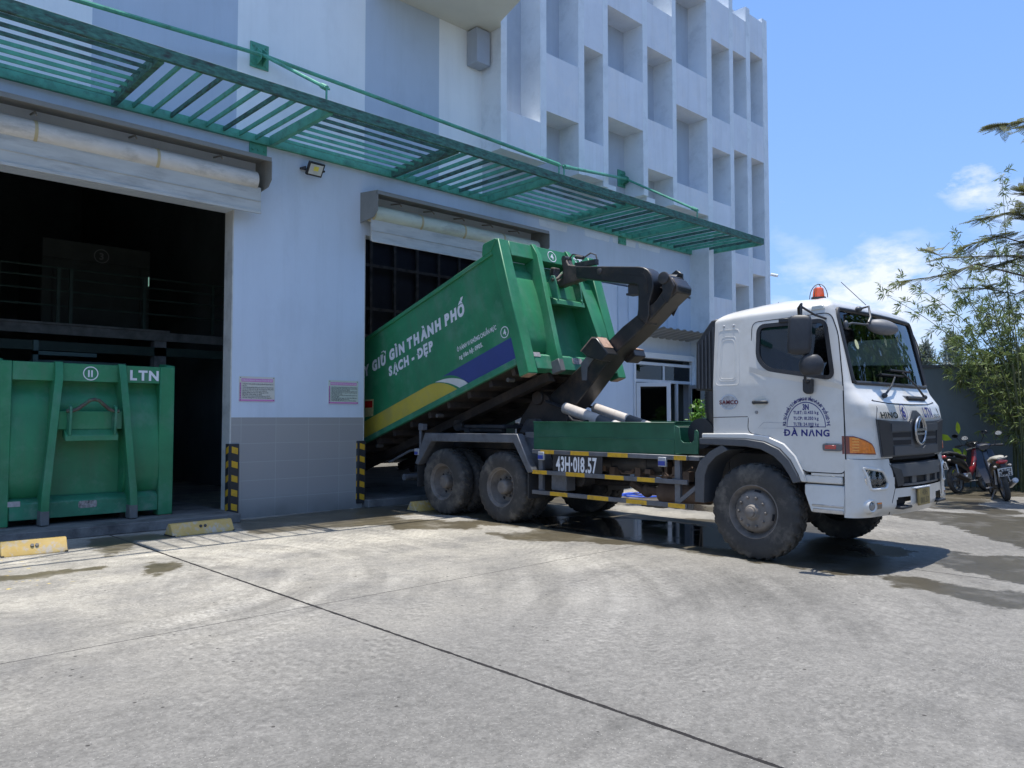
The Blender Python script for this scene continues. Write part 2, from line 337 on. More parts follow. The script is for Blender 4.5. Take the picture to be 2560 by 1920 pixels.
def ground():
    xs = np.concatenate([[-300, -80, -20, -6], np.arange(-3, 26.01, .09), [32, 50, 90, 300]])
    ys = np.concatenate([[-300, -80, -20, -6], np.arange(-3, 12.11, .09), [20, 40, 90, 400]])
    X, Y = np.meshgrid(xs, ys); P = np.stack([X.ravel(), Y.ravel()], 1); nx = len(xs)
    wet = np.full(len(P), -1.0)
    for v in WET.values(): wet = np.maximum(wet, sdist(P, v))
    for v in DRY.values(): wet = np.minimum(wet, -sdist(P, v))
    pool = np.full(len(P), -1.0)
    for v in POOL.values(): pool = np.maximum(pool, sdist(P, v))
    me = bpy.data.meshes.new('yard')
    V = [(float(a), float(b), 0.0) for a, b in P]
    F = [(j*nx+i, j*nx+i+1, (j+1)*nx+i+1, (j+1)*nx+i) for j in range(len(ys)-1) for i in range(nx-1)]
    me.from_pydata(V, [], F)
    for nm, arr in (('wet', wet), ('pool', pool)):
        a = me.attributes.new(nm, 'FLOAT', 'POINT'); a.data.foreach_set('value', np.clip(arr, -1, 1).astype(np.float32))
    o = bpy.data.objects.new('yard_ground', me); COL.objects.link(o); o['kind'] = 'structure'
    m = bpy.data.materials.new('yard_concrete'); m.use_nodes = True; me.materials.append(m)
    nt = m.node_tree; N = nt.nodes; L = nt.links; b = N['Principled BSDF']
    tc = N.new('ShaderNodeTexCoord'); ob = tc.outputs['Object']
    def noise(scale, det=5, rough=.6, vec=None):
        n = N.new('ShaderNodeTexNoise'); n.inputs['Scale'].default_value = scale; n.inputs['Detail'].default_value = det; n.inputs['Roughness'].default_value = rough; L.new(vec or ob, n.inputs['Vector']); return n.outputs[0]
    def M(op, a, c=None, d=None, clamp=False):
        n = N.new('ShaderNodeMath'); n.operation = op; n.use_clamp = clamp
        for i, v in enumerate((a, c, d)):
            if v is None: continue
            if isinstance(v, (int, float)): n.inputs[i].default_value = v
            else: L.new(v, n.inputs[i])
        return n.outputs[0]
    def rng(v, a, c, o0=0., o1=1.):
        n = N.new('ShaderNodeMapRange'); n.inputs[1].default_value = a; n.inputs[2].default_value = c; n.inputs[3].default_value = o0; n.inputs[4].default_value = o1; L.new(v, n.inputs[0]); return n.outputs[0]
    def mixc(f, A, B):
        n = N.new('ShaderNodeMix'); n.data_type = 'RGBA'
        if isinstance(f, float): n.inputs[0].default_value = f
        else: L.new(f, n.inputs[0])
        for i, c in ((6, A), (7, B)):
            if isinstance(c, tuple): n.inputs[i].default_value = (*c, 1)
            else: L.new(c, n.inputs[i])
        return n.outputs[2]
    sp = N.new('ShaderNodeSeparateXYZ'); L.new(ob, sp.inputs[0]); x, y = sp.outputs[0], sp.outputs[1]
    col = mixc(rng(noise(.42, 6), .33, .67), (.160, .152, .137), (.228, .216, .193))
    col = mixc(rng(noise(2.6, 8, .7), .3, .7), mixc(.28, col, (.145, .138, .126)), col)
    # paler, warmer band nearer the dock, broken up by noise
    col = mixc(M('MULTIPLY', rng(y, 4.0, 9.2), rng(noise(1.1, 5), .3, .65)), col, (.44, .405, .335))
    # tyre sweeps: streaks running round turning circles, with a tread pattern in some of them
    def sweep(cx, cy, amp, s1):
        dx = M('SUBTRACT', x, cx); dy = M('SUBTRACT', y, cy); r = M('SQRT', M('ADD', M('MULTIPLY', dx, dx), M('MULTIPLY', dy, dy))); an = M('ARCTAN2', dy, dx)
        cb = N.new('ShaderNodeCombineXYZ'); L.new(M('MULTIPLY', r, s1), cb.inputs[0]); L.new(M('MULTIPLY', an, .8), cb.inputs[1])
        st = noise(1., 5, .6, cb.outputs[0])
        tr = M('MULTIPLY', M('SINE', M('ADD', M('MULTIPLY', an, 240), M('MULTIPLY', M('PINGPONG', r, .06), 60))), .5)
        tm = M('MULTIPLY', rng(st, .46, .56), rng(noise(.5, 3), .44, .54))
        return M('MULTIPLY', rng(st, .36, .66, -1, 1), M('MULTIPLY', rng(noise(.35, 3), .42, .56), amp)), M('MULTIPLY', M('MULTIPLY', tr, tm), .22)
    s1, t1 = sweep(2.2, 8.4, .20, 4.2); s2, t2 = sweep(6.6, 1.7, .10, 3.2)
    tot = M('ADD', M('ADD', s1, s2), M('ADD', t1, t2))
    fine = M('MULTIPLY', rng(noise(30, 6, .85), .32, .68, -1, 1), .26)
    med = M('MULTIPLY', rng(noise(9, 5, .7), .3, .7, -1, 1), .17)
    f = M('ADD', 1.0, M('ADD', tot, M('ADD', fine, med)))
    vm = N.new('ShaderNodeVectorMath'); vm.operation = 'SCALE'; L.new(col, vm.inputs[0]); L.new(f, vm.inputs['Scale']); col = vm.outputs[0]
    # small stones, pale flecks, dark specks
    def fleck(sc, thr, c, col):
        v = N.new('ShaderNodeTexVoronoi'); v.inputs['Scale'].default_value = sc; L.new(ob, v.inputs['Vector'])
        sepc = N.new('ShaderNodeSeparateColor'); L.new(v.outputs['Color'], sepc.inputs[0])
        k = M('MULTIPLY', M('LESS_THAN', v.outputs['Distance'], .26), M('GREATER_THAN', sepc.outputs[0], thr))
        return mixc(k, col, c)
    col = fleck(95, .94, (.38, .36, .32), col); col = fleck(70, .9, (.10, .097, .09), col); col = fleck(22, .985, (.06, .055, .05), col)
    vo = N.new('ShaderNodeTexVoronoi'); vo.inputs['Scale'].default_value = .75; L.new(ob, vo.inputs['Vector'])
    oil = M('MULTIPLY', rng(M('ADD', vo.outputs['Distance'], M('MULTIPLY', noise(7, 5, .7), .35)), .33, .22), .55)
    col = mixc(oil, col, (.10, .095, .088))
    va = N.new('ShaderNodeTexVoronoi'); va.inputs['Scale'].default_value = 62; L.new(ob, va.inputs['Vector']); sa = N.new('ShaderNodeSeparateColor'); L.new(va.outputs['Color'], sa.inputs[0])
    gv = N.new('ShaderNodeVectorMath'); gv.operation = 'SCALE'; L.new(col, gv.inputs[0]); L.new(M('ADD', .90, M('MULTIPLY', M('POWER', sa.outputs[1], 1.5), .24)), gv.inputs['Scale']); col = gv.outputs[0]
    # yellow paint flecks left from an old line near the dock
    yl = M('MULTIPLY', M('MULTIPLY', rng(noise(7, 5, .7), .62, .66), rng(y, 8.2, 8.6)), rng(x, 2.6, 2.0))
    col = mixc(yl, col, (.62, .47, .12))
    # wetness
    at_ = N.new('ShaderNodeAttribute'); at_.attribute_name = 'wet'; ap = N.new('ShaderNodeAttribute'); ap.attribute_name = 'pool'
    wn = M('ADD', M('MULTIPLY', M('SUBTRACT', noise(2.2, 8, .65), .5), .9), M('MULTIPLY', M('SUBTRACT', noise(11, 5, .7), .5), .16))
    wet = M('MULTIPLY', rng(M('ADD', at_.outputs['Fac'], wn), -.03, .05), rng(noise(1.7, 6, .7), .3, .5, .55, 1.))
    halo = rng(M('ADD', at_.outputs['Fac'], wn), -.35, .0, 0, .28)
    pool = M('MULTIPLY', rng(M('ADD', ap.outputs['Fac'], M('MULTIPLY', wn, .9)), -.05, .06), wet)
    col = mixc(halo, col, (.2, .19, .17))
    wc = N.new('ShaderNodeVectorMath'); wc.operation = 'MULTIPLY'; L.new(col, wc.inputs[0]); wc.inputs[1].default_value = (.36, .325, .245)
    col = mixc(wet, col, wc.outputs[0]); col = mixc(pool, col, (.032, .031, .028))
    # saw-cut joints between the slabs
    jn = M('MULTIPLY', M('SUBTRACT', noise(11, 6, .8), .5), .03)
    def joint(v, p0, w): return M('LESS_THAN', M('ABSOLUTE', M('ADD', M('SUBTRACT', v, p0), jn)), w)
    wv = M('MULTIPLY', noise(5, 3), .027)
    jt = M('MAXIMUM', joint(x, 3.43, M('ADD', wv, .001)), joint(x, 8.885, .0095)); jt = M('MAXIMUM', jt, joint(x, -2.0, .01)); jt = M('MAXIMUM', jt, joint(x, 14.35, .012))
    jt = M('MAXIMUM', jt, joint(y, 6.07, .0055)); jt = M('MAXIMUM', jt, joint(y, -3.4, .006))
    jh = M('MULTIPLY', rng(M('ABSOLUTE', M('SUBTRACT', x, 3.43)), 0, .16, .25, 0), rng(noise(3, 4), .4, .6))
    col = mixc(jh, col, (.13, .12, .11)); col = mixc(jt, col, (.018, .016, .015))
    L.new(col, b.inputs['Base Color'])
    ro = M('MULTIPLY', rng(noise(6, 4), .3, .7, .72, .9), 1.0)
    ro = M('ADD', M('MULTIPLY', ro, M('SUBTRACT', 1., wet)), M('MULTIPLY', wet, .36)); ro = M('ADD', M('MULTIPLY', ro, M('SUBTRACT', 1., pool)), M('MULTIPLY', pool, .05))
    L.new(ro, b.inputs['Roughness'])
    sk = M('ADD', M('MULTIPLY', wet, .25), .3); L.new(sk, b.inputs['Specular IOR Level'])
    bp = N.new('ShaderNodeBump'); bp.inputs['Distance'].default_value = .008; L.new(M('MULTIPLY', M('SUBTRACT', 1., M('MULTIPLY', wet, .75)), .55), bp.inputs['Strength'])
    hh = M('MULTIPLY', M('ADD', M('ADD', noise(60, 5, .75), 0.), M('MULTIPLY', jt, -3.)), M('SUBTRACT', 1., M('MULTIPLY', pool, .96)))
    L.new(hh, bp.inputs['Height']); L.new(bp.outputs[0], b.inputs['Normal'])
ground()

# ------------------------------------------------------------------ building
def wallmat(name, c, amt=.5): return mat(name, c, .8, var=.05, scale=.9, streak=(c[0]*.7, c[1]*.72, c[2]*.7, .26), dirt=tuple(v*.82 for v in c), dirt_amt=amt, dirt_scale=.7, bump=.1, bscale=30, stretch=(1, 1, .55))
WL = wallmat('wall_paint_lower_blue_grey', (.60, .68, .77)); WU1 = wallmat('wall_paint_pale', (.82, .86, .87)); WU2 = wallmat('wall_paint_blue_grey_stripe', (.48, .56, .65))
TOW = mat('tower_patchy_paint', (.70, .73, .77), .8, streak=(.46, .47, .47, .35), var=.07, scale=1.2, dirt=(.76, .76, .76), dirt_amt=.75, dirt_scale=1.3, bump=.12, bscale=26)
PIER = mat('tower_pier_paint', (.74, .78, .80), .8, var=.05, scale=1.4, dirt=(.56, .6, .62), dirt_amt=.6, dirt_scale=2.2, bump=.1, bscale=26)
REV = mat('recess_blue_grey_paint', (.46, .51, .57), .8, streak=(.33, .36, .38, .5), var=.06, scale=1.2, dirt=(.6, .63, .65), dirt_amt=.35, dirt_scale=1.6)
CREAM = mat('soffit_cream_paint', (.62, .62, .56), .85, var=.05, scale=1.2)
def tile_mat():
    m = bpy.data.materials.new('grey_wall_tile'); m.use_nodes = True; nt = m.node_tree; N = nt.nodes; L = nt.links; b = N['Principled BSDF']
    tc = N.new('ShaderNodeTexCoord'); mp = N.new('ShaderNodeMapping'); mp.inputs['Rotation'].default_value = (R(90), 0, 0); mp.inputs['Location'].default_value = (-.08, 0, 0); L.new(tc.outputs['Object'], mp.inputs[0])
    br = N.new('ShaderNodeTexBrick'); br.offset = 0; br.inputs['Scale'].default_value = 1; br.inputs['Brick Width'].default_value = .6; br.inputs['Row Height'].default_value = .3; br.inputs['Mortar Size'].default_value = .004
    br.inputs['Color1'].default_value = (.34, .335, .32, 1); br.inputs['Color2'].default_value = (.325, .32, .31, 1); br.inputs['Mortar'].default_value = (.42, .42, .41, 1); L.new(mp.outputs[0], br.inputs['Vector'])
    n = N.new('ShaderNodeTexNoise'); n.inputs['Scale'].default_value = 2; n.inputs['Detail'].default_value = 8; L.new(tc.outputs['Object'], n.inputs['Vector'])
    sp = N.new('ShaderNodeSeparateXYZ'); L.new(tc.outputs['Object'], sp.inputs[0])
    mr = N.new('ShaderNodeMapRange'); mr.inputs[1].default_value = .35; mr.inputs[2].default_value = .0; L.new(sp.outputs[2], mr.inputs[0])
    mu = N.new('ShaderNodeMath'); mu.operation = 'MULTIPLY'; L.new(mr.outputs[0], mu.inputs[0]); L.new(n.outputs[0], mu.inputs[1])
    mx = N.new('ShaderNodeMix'); mx.data_type = 'RGBA'; L.new(mu.outputs[0], mx.inputs[0]); L.new(br.outputs[0], mx.inputs[6]); mx.inputs[7].default_value = (.10, .10, .09, 1)
    L.new(mx.outputs[2], b.inputs['Base Color']); b.inputs['Roughness'].default_value = .42; return m
TILE = tile_mat()
WY = 12.05
bld = root('warehouse_building', (5.4, WY, 0), 'pale blue-grey warehouse block with a grid of deep window recesses and two big doorways', 'building')
w = MB(); B = w.box
w.use(TILE); B(-9, -.6, WY, 12.33, 0, 1.62); B(5.31, 7.77, WY, 12.33, 0, 1.62); B(11.6, 15.72, WY, 12.33, 0, 1.62)
w.use(WL); B(-9, -.6, WY-.004, 12.33, 1.62, 5.0); B(5.31, 7.77, WY-.004, 12.33, 1.62, 4.96); B(11.6, 15.72, WY-.004, 12.33, 1.62, 4.9); B(15.72, 18.37, WY-.004, 12.33, 3.15, 4.9)
w.use(WL); B(-9, 18.37, WY-.004, 12.33, 4.96, 6.2)
for a, c, m in ((-9, 3.17, WU1), (3.17, 5.32, WU2), (5.32, 7.75, WU1), (7.75, 9.48, WU2), (9.48, 10.64, WU1)): w.use(m); B(a, c, WY-.004, 12.33, 6.2, 13.0)
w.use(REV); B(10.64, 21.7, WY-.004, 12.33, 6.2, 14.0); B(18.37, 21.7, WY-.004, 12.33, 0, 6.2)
obj('wall', w, None, bld, smooth=0)
piers = [(10.61, 10.78), (11.77, 11.96), (13.01, 13.21), (13.88, 14.06), (15.42, 15.61), (16.69, 16.86), (18.33, 18.57), (19.51, 19.71), (20.45, 20.68), (21.42, 21.7)]
t = MB(); TY = 11.45
for i, (a, c) in enumerate(piers):
    t.use(PIER); z0 = 0 if i >= 6 else (7.11 if i < 2 else (7.0 if i == 3 else 7.11))
    t.box(a, c, TY-.004, WY-.004, z0, 13.74 if i > 5 else 14.2)
cols = {0: [(7.11, 7.95)], 1: [(8.26, 9.54), (12.6, 14.0)], 2: [(7.13, 7.95), (10.13, 11.6), (13.4, 14)], 3: [(8.71, 9.92), (11.4, 12.9)], 4: [(7.82, 9.07), (10.92, 12.06)],
        5: [(7.11, 7.72), (9.8, 10.91), (13.1, 13.6)], 6: [(3.6, 4.92), (6.7, 7.59), (9.08, 9.95), (12.14, 13.33)], 7: [(0, 3.4), (5.43, 6.3), (9.28, 10.35), (12.18, 13.28)], 8: [(0, 3.2), (5.83, 6.3), (9.28, 10.36), (12.47, 13.6)]}
for i, zs in cols.items():
    t.use(TOW)
    for z0, z1 in zs: t.box(piers[i][1], piers[i+1][0], TY, WY-.004, z0, z1)
t.use(PIER)
for a in (14.06, 15.61): t.box(a, a+.35, TY+.05, WY-.004, 7.0, 7.11)
# partition fins behind some of the openings, set back from the face
t.use(REV)
for a, c, z0, z1 in ((11.05, 11.1, 7.95, 13.5), (12.3, 12.35, 9.54, 12.6)): pass
t.use(TOW); t.box(21.3, 21.7, WY-.004, 20, 0, 13.5)
obj('tower_facade', t, None, bld, smooth=0)
s = MB(); s.prism([(7.9, WY-.006), (10.606, WY-.006), (10.606, 11.44), (10.46, 11.29), (10.18, 10.42), (10.1, 10.2), (7.9, 10.2)], 2, 9.63, 9.85)
s.box(-9, 7.88, 11.2, WY-.006, 12.9, 13.2)
obj('soffit', s, CREAM, bld, smooth=0)
s = MB(); s.box(-9, 13, 12.34, 30, 13.2, 13.4); s.box(13.0, 22.6, 12.34, 20.2, 13.2, 13.4); s.box(13.0, 22.6, 21.6, 30, 13.2, 13.4); obj('roof', s, CREAM, bld, smooth=0)  # gap between the unseen roof slabs is added so sun brightens the hall
HALL = mat('shade_darkened_hall', (.11, .135, .135), .8, var=.3, scale=.6)  # darker than real hall walls: the indoor gloom is put into this colour
h = MB(); h.box(-9, 22.5, 30, 30.2, 0, 13.2); h.box(-9.2, -9, 12.34, 30, 0, 13.2); h.box(22.4, 22.6, 14.7, 30, 0, 13.2); h.box(15.4, 22.4, 14.7, 14.9, 0, 13.2); h.box(15.4, 15.6, 12.34, 14.7, 0, 13.2); h.box(7.7, 7.85, 14.5, 30, 0, 13.2)
h.box(-9, 15.4, 12.34, 12.36, 6.2, 13.2)
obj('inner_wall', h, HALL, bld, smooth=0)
fl = MB(); fl.box(-9, 5.29, 11.6, 12.05, 0, .14); fl.box(-9, 5.3, 12.05, 30, .0, .14); fl.box(7.79, 11.58, 11.88, 12.05, 0, .14); fl.box(7.79, 15.4, 12.05, 30, 0, .14); fl.box(15.4, 22.4, 14.9, 30, 0, .14)
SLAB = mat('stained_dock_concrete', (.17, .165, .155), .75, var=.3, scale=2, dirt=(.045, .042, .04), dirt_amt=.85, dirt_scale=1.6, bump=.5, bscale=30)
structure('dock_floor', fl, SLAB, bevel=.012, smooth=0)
# reveal trims at the doorways
for a, c in ((5.29, 5.312), (7.768, 7.79)):
    tr = MB(); tr.box(a, c, WY-.003, 12.34, .14, 5.0); obj('door_jamb', tr, mat('jamb_cream_paint', (.56, .56, .52), .6, var=.1, dirt=(.2, .19, .17), dirt_amt=.5, dirt_scale=2), bld, smooth=0)
for a, z0 in ((12.35, 5.92), (13.9, 5.94), (14.95, 5.95), (16.0, 5.97)):
    pl = MB(); pl.prism(rounded([(a, z0), (a+.9, z0-.01), (a+.93, z0+.14), (a-.02, z0+.15)], .02, 2), 1, WY-.007, WY-.004); obj('plaster_patch', pl, PIER, bld, smooth=0)
# junction box under the soffit
jb = MB(); jb.box(10.2, 10.56, 11.72, WY-.01, 8.88, 9.6)
solo('duct_box', jb, mat('box_grey_paint', (.36, .40, .46), .5, var=.05), (10.38, 11.9, 8.88), 'grey box-shaped duct fixed in the corner under the soffit', 'duct box', bevel=.01)
cm = MB(); cm.tube([(21.72, 11.6, 5.9), (21.86, 11.55, 5.92)], .02); cm.tube([(21.84, 11.5, 5.96), (21.9, 11.3, 5.9)], .045)
solo('security_camera', cm, LETW, (21.72, 11.6, 5.9), 'small white security camera on the far corner of the office block', 'camera')

# ---- canopy
can = root('louvre_canopy', (9.0, WY, 6.13), 'green steel louvre canopy hung on tie rods along the wall above the doors', 'canopy')
CZ0, CZ1, CY0, CY1 = 6.13, 6.29, 10.03, 11.98
X0, X1 = -6.0, 18.72
o = MB(); o.box(X0, X1, CY0, CY0+.06, CZ0+.02, CZ1+.02); obj('outer_beam', o, TEALD, can, bevel=.004)
o = MB(); o.box(X0, X1, CY1, WY-.01, CZ0, CZ1-.02); obj('wall_beam', o, TEAL, can, bevel=.004)
xb = [3.46-2.44*k for k in range(4, 0, -1)]+[3.46, 5.9, 8.34, 10.78, 13.22, 15.66, 18.66]
for x_ in xb:
    if x_ < X0: continue
    o = MB(); o.box(x_-.04, x_+.04, CY0+.061, CY1-.001, CZ0, CZ1); obj('crossbar', o, TEAL if x_ not in (3.46, 8.34) else TEALD, can, bevel=.003)
nl = 0
for k in range(len(xb)-1):
    a, c = xb[k], xb[k+1]
    if a < X0: continue
    along = (k % 2 == 1) if a < 13 else False
    along = abs(a-5.9) < .1 or abs(a-10.78) < .1 or abs(a-1.02) < .1 or abs(a+3.86) < .1
    if along:
        for j in range(7):
            y_ = CY0+.061+(CY1-CY0-.06)*(j+.75)/7.6
            o = MB(); o.bar((a+.041, y_, CZ0+.075), (c-.041, y_, CZ0+.075), .022, .05); obj('louvre_slat', o, TEALD if j < 3 else TEAL, can); nl += 1
    else:
        n = 8 if c-a < 2.6 else 9
        for j in range(1, n+1):
            x_ = a+(c-a)*j/(n+1); o = MB(); o.bar((x_, CY0+.061, CZ0+.08), (x_, CY1-.001, CZ0+.08), .03, .065); obj('louvre_slat', o, TEAL if j % 3 else TEALD, can); nl += 1
for bx in (-4.0, 5.69, 15.3):
    o = MB(); o.box(bx-.16, bx+.16, WY-.03, WY-.006, 7.4, 7.82)
    for sx in (-.05, .05): o.prism([(WY-.03, 7.44), (WY-.03, 7.74), (WY-.2, 7.62), (WY-.2, 7.5)], 0, bx+sx-.008, bx+sx+.008)
    for sx in (-.11, .11):
        for zz in (7.46, 7.76): o.tube([(bx+sx, WY-.045, zz), (bx+sx, WY-.02, zz)], .018, 6)
    obj('rod_bracket', o, TEAL, can)
    o = MB(); o.box(bx-.15, bx+.15, WY-.03, WY-.006, 5.95, 6.125)
    for sx in (-.1, 0, .1): o.tube([(bx+sx, WY-.045, 6.03), (bx+sx, WY-.02, 6.03)], .02, 6)
    obj('beam_bracket', o, TEAL, can)
for bx, ex in ((-4, .5), (5.69, .85), (5.69, 5.82), (5.69, 10.88), (15.3, 11.02), (15.3, 15.66), (15.3, 18.2)):
    o = MB(); A = Vector((bx, WY-.15, 7.58)); Bp = Vector((ex, CY0+.05, 6.5)); d = Bp-A
    o.tube([A, A+d*.3, A+d*.55, Bp], .034 if abs(ex-bx) > 3 else .026, 8); q = A+d*.93
    o.tube([q, Bp], .042, 8); o.tube([Bp+Vector((0, 0, .03)), (ex, CY0+.05, 6.28)], .016, 6); o.tube([Bp+Vector((-.05, 0, 0)), Bp+Vector((.05, 0, 0))], .018, 6)
    if ex > 18: continue
    obj('tie_rod', o, TEAL, can)

# ---- roller shutter housings
def shutter(xa, xb_, zt, label, grn):
    r = root('roller_shutter', ((xa+xb_)/2, WY, zt-.9), label, 'roller shutter', 'roller shutters over the doorways')
    HM = mat('shutter_hood_paint', (.24, .24, .22), .6, var=.12, dirt=(.12, .12, .11), dirt_amt=.5, dirt_scale=3)
    DR = mat('shutter_curtain_'+grn, (.66, .63, .57) if grn == 'cream' else (.56, .61, .50), .5, var=.1, scale=5, dirt=(.24, .23, .20), dirt_amt=.6, dirt_scale=2.6, stretch=(.6, 1, 1.6))
    o = MB(); o.prism([(WY-.006, zt), (WY-.55, zt-.06), (WY-.56, zt-.13), (WY-.53, zt-.13), (WY-.52, zt-.09), (WY-.006, zt-.03)], 0, xa, xb_)
    obj('hood', o, HM, r, smooth=0)
    for xx in (xa, xb_-.012):
        o = MB(); o.prism([(WY-.006, zt-.031), (WY-.54, zt-.09), (WY-.57, zt-.14), (WY-.57, zt-.42), (WY-.46, zt-.52), (WY-.006, zt-.56)], 0, xx, xx+.012); obj('end_plate', o, HM, r, smooth=0)
    a, c = xa+.06, xb_-.12
    n = 4; ww = (c-a)/n
    for i in range(n):
        o = MB(); cy, cz, rr = WY-.27, zt-.41, .15
        prof = [(cy+rr*cos(t_), cz+rr*sin(t_)) for t_ in np.linspace(R(60), R(285), 16)]
        prof += [(p[0]*1.0+.012, p[1]) for p in prof[::-1]]
        V = MB(); V.lathe([(a+i*ww+.02, rr), (a+(i+1)*ww-.02, rr)], (0, cy, cz), 'x', 28); obj('curtain_roll', V, DR, r)
        o = MB(); o.lathe([(a+i*ww-.02, rr+.008), (a+i*ww+.02, rr+.008)], (0, cy, cz), 'x', 28); obj('roll_strap', o, mat('yellowed_strap', (.50, .42, .24), .6), r)
    o = MB(); o.box(a-.03, c+.05, WY-.34, WY-.30, zt-.93, zt-.52); o.box(a-.03, c+.05, WY-.36, WY-.341, zt-.95, zt-.90); o.box(a-.03, c+.05, WY-.352, WY-.341, zt-.75, zt-.735)
    obj('bottom_rail', o, mat('shutter_rail_grey', (.50, .50, .46), .4, 0, var=.12, scale=4, dirt=(.2, .19, .17), dirt_amt=.5, dirt_scale=3, stretch=(.4, 1, 2)), r, bevel=.004)
    for i in range(0, 5):
        o = MB(); x_ = a+.6+i*(c-a-1.2)/4; o.tube([(x_, WY-.03, zt-.1), (x_, WY-.3, zt-.14), (x_, WY-.36, zt-.2)], .014, 6); obj('hood_bracket', o, HM, r)
shutter(-.75, 5.67, 5.83, 'rolled-up cream shutter in its hood above the doorway of the resting green container', 'cream')
shutter(7.67, 12.09, 5.72, 'rolled-up greenish shutter in its hood above the doorway the truck backs into', 'green')

# ---- floodlight
f_ = root('floodlight', (6.67, WY, 5.85), 'small black LED floodlight with a yellow chip, on the wall between the two doorways', 'floodlight')
o = MB(); M_ = Matrix.Translation((6.64, WY-.2, 5.88)) @ Euler((R(35), 0, 0)).to_matrix().to_4x4()
o.box(-.15, .15, -.025, .025, -.12, .12); o.xf(M_); obj('housing', o, BLACK, f_, bevel=.008)
o = MB(); o.box(-.12, .12, -.031, -.026, -.09, .09); o.xf(M_); obj('lens', o, mat('pale_reflector', (.6, .62, .6), .25, var=.05), f_)
o = MB(); o.box(-.045, .045, -.036, -.032, -.02, .055); o.xf(M_); obj('led_chip', o, mat('yellow_chip', (.8, .7, .12), .4), f_)
o = MB(); o.bar((6.46, WY-.2, 5.88), (6.46, WY-.01, 5.9), .02, .03); o.bar((6.82, WY-.2, 5.88), (6.82, WY-.01, 5.9), .02, .03); o.bar((6.46, WY-.03, 5.9), (6.82, WY-.03, 5.9), .03, .03); obj('bracket', o, BLACK, f_)

# ---- notice boards
PINK = mat('pink_sign_print', (.62, .24, .50), .4, var=.06); PAPER = mat('yellowed_sign_board', (.62, .61, .54), .35, var=.06, scale=3, dirt=(.55, .49, .36), dirt_amt=.6, dirt_scale=4)
PAPER2 = mat('pale_green_sign_board', (.56, .63, .55), .35, var=.06, scale=3)
def notice(xa, xb_, z0, z1, paper, head, lines, label):
    r = root('notice_board', ((xa+xb_)/2, WY-.012, z0), label, 'notice board', 'safety notices on the wall')
    y = WY-.02; W = xb_-xa
    o = MB(); o.box(xa, xb_, WY-.018, WY-.004, z0, z1); obj('board', o, paper, r)
    o = MB(); o.box(xa+.035, xb_-.035, y-.002, y, z1-.085, z1-.035); o.box(xa, xb_, y-.001, y, z0, z0+.028); o.box(xa+.006, xa+.03, y-.0008, y, z0+.03, z1-.1)
    obj('pink_band', o, PINK if True else None, r)
    tm = text_mb(head, .034, .015); xs = [v[0] for v in tm.v]; k = (W-.09)/(max(xs)-min(xs)); tm = MB().add([(v[0]*k, v[1], 0) for v in tm.v], tm.f)
    place(tm, ((xa+xb_)/2, y-.003, z1-.061), (1, 0, 0), (0, 0, 1)); obj('heading', tm, LETW, r, smooth=0)
    big = MB(); st = (z1-z0-.15)/len(lines)
    for i, l in enumerate(lines):
        t_ = text_mb(l, .026, .01, 'LEFT'); mx = max(v[0] for v in t_.v); k = min(1.0, (W-.08)/mx)
        place(t_, (xa+.055, y-.002, z1-.11-st*i-.01), (k, 0, 0), (0, 0, 1)); big.add(t_.v, t_.f)
        t_ = text_mb('B%d:' % (i+1), .02, .0, 'LEFT'); place(t_, (xa+.008, y-.002, z1-.11-st*i-.01), (1, 0, 0), (0, 0, 1)); big.add(t_.v, t_.f)
    obj('printed_text', big, SEAM, r, smooth=0)
    o = MB()
    for xx in (xa+.02, xb_-.02):
        for zz in (z0+.016, z1-.02): o.lathe([(0, .007), (-.006, .006)], (xx, y, zz), 'y', 10)
    obj('screw', o, SEAM, r)
notice(5.43, 6.04, 1.885, 2.285, PAPER, 'HƯỚNG DẪN CÔNG NHÂN TRONG KHI VẬN HÀNH THIẾT BỊ ÉP',
       ['Trưởng nhóm vận hành phải kiểm tra thiết bị ép. Đảm bảo thùng vào đúng vị trí', 'ép rác.', 'Xe lùi vào, dừng đúng vạch; tài xế không xuống xe khi chưa có tín hiệu của nhân viên', 'Lái xe rời cabin, mở cửa hậu xe và thao tác thùng chứa', 'Hạ thùng vào ray trượt của thiết bị', 'Đóng thùng, cho ép rác đúng quy trình', 'Mở khóa, tách thùng và nâng', 'Kiểm tra an toàn trước khi cho xe rời đi', 'Vệ sinh thùng, khu vực ép trước khi giao ca'],
       'yellowed pink-headed notice nearer the left doorway, with a pale worn patch')
notice(7.05, 7.65, 1.865, 2.275, PAPER2, 'HƯỚNG DẪN QUY TRÌNH VẬN HÀNH AN TOÀN THIẾT BỊ ÉP',
       ['Lái xe lùi, dừng đúng vạch theo tín hiệu của nhân viên, không lùi khi có người phía sau', 'Kiểm tra thùng chứa và hệ thống móc trước khi nâng', 'Đóng khóa thùng đúng kỹ thuật', 'Nhân viên phải đứng cách xa xe tối thiểu theo quy định an toàn', 'Khi nâng thùng phải quan sát xung quanh và giữ khoảng cách', 'Hạ thùng, tách móc', 'Lái xe chỉ được cho xe di chuyển khi thùng đã hạ hẳn và khóa an toàn', 'theo quy định', 'Khi thùng đầy báo ngay cho nhân viên điều hành', 'Không để người lạ vào khu vực', 'Thực hiện đầy đủ nội quy an toàn lao động'],
       'pale green pink-headed notice nearer the doorway with the truck')

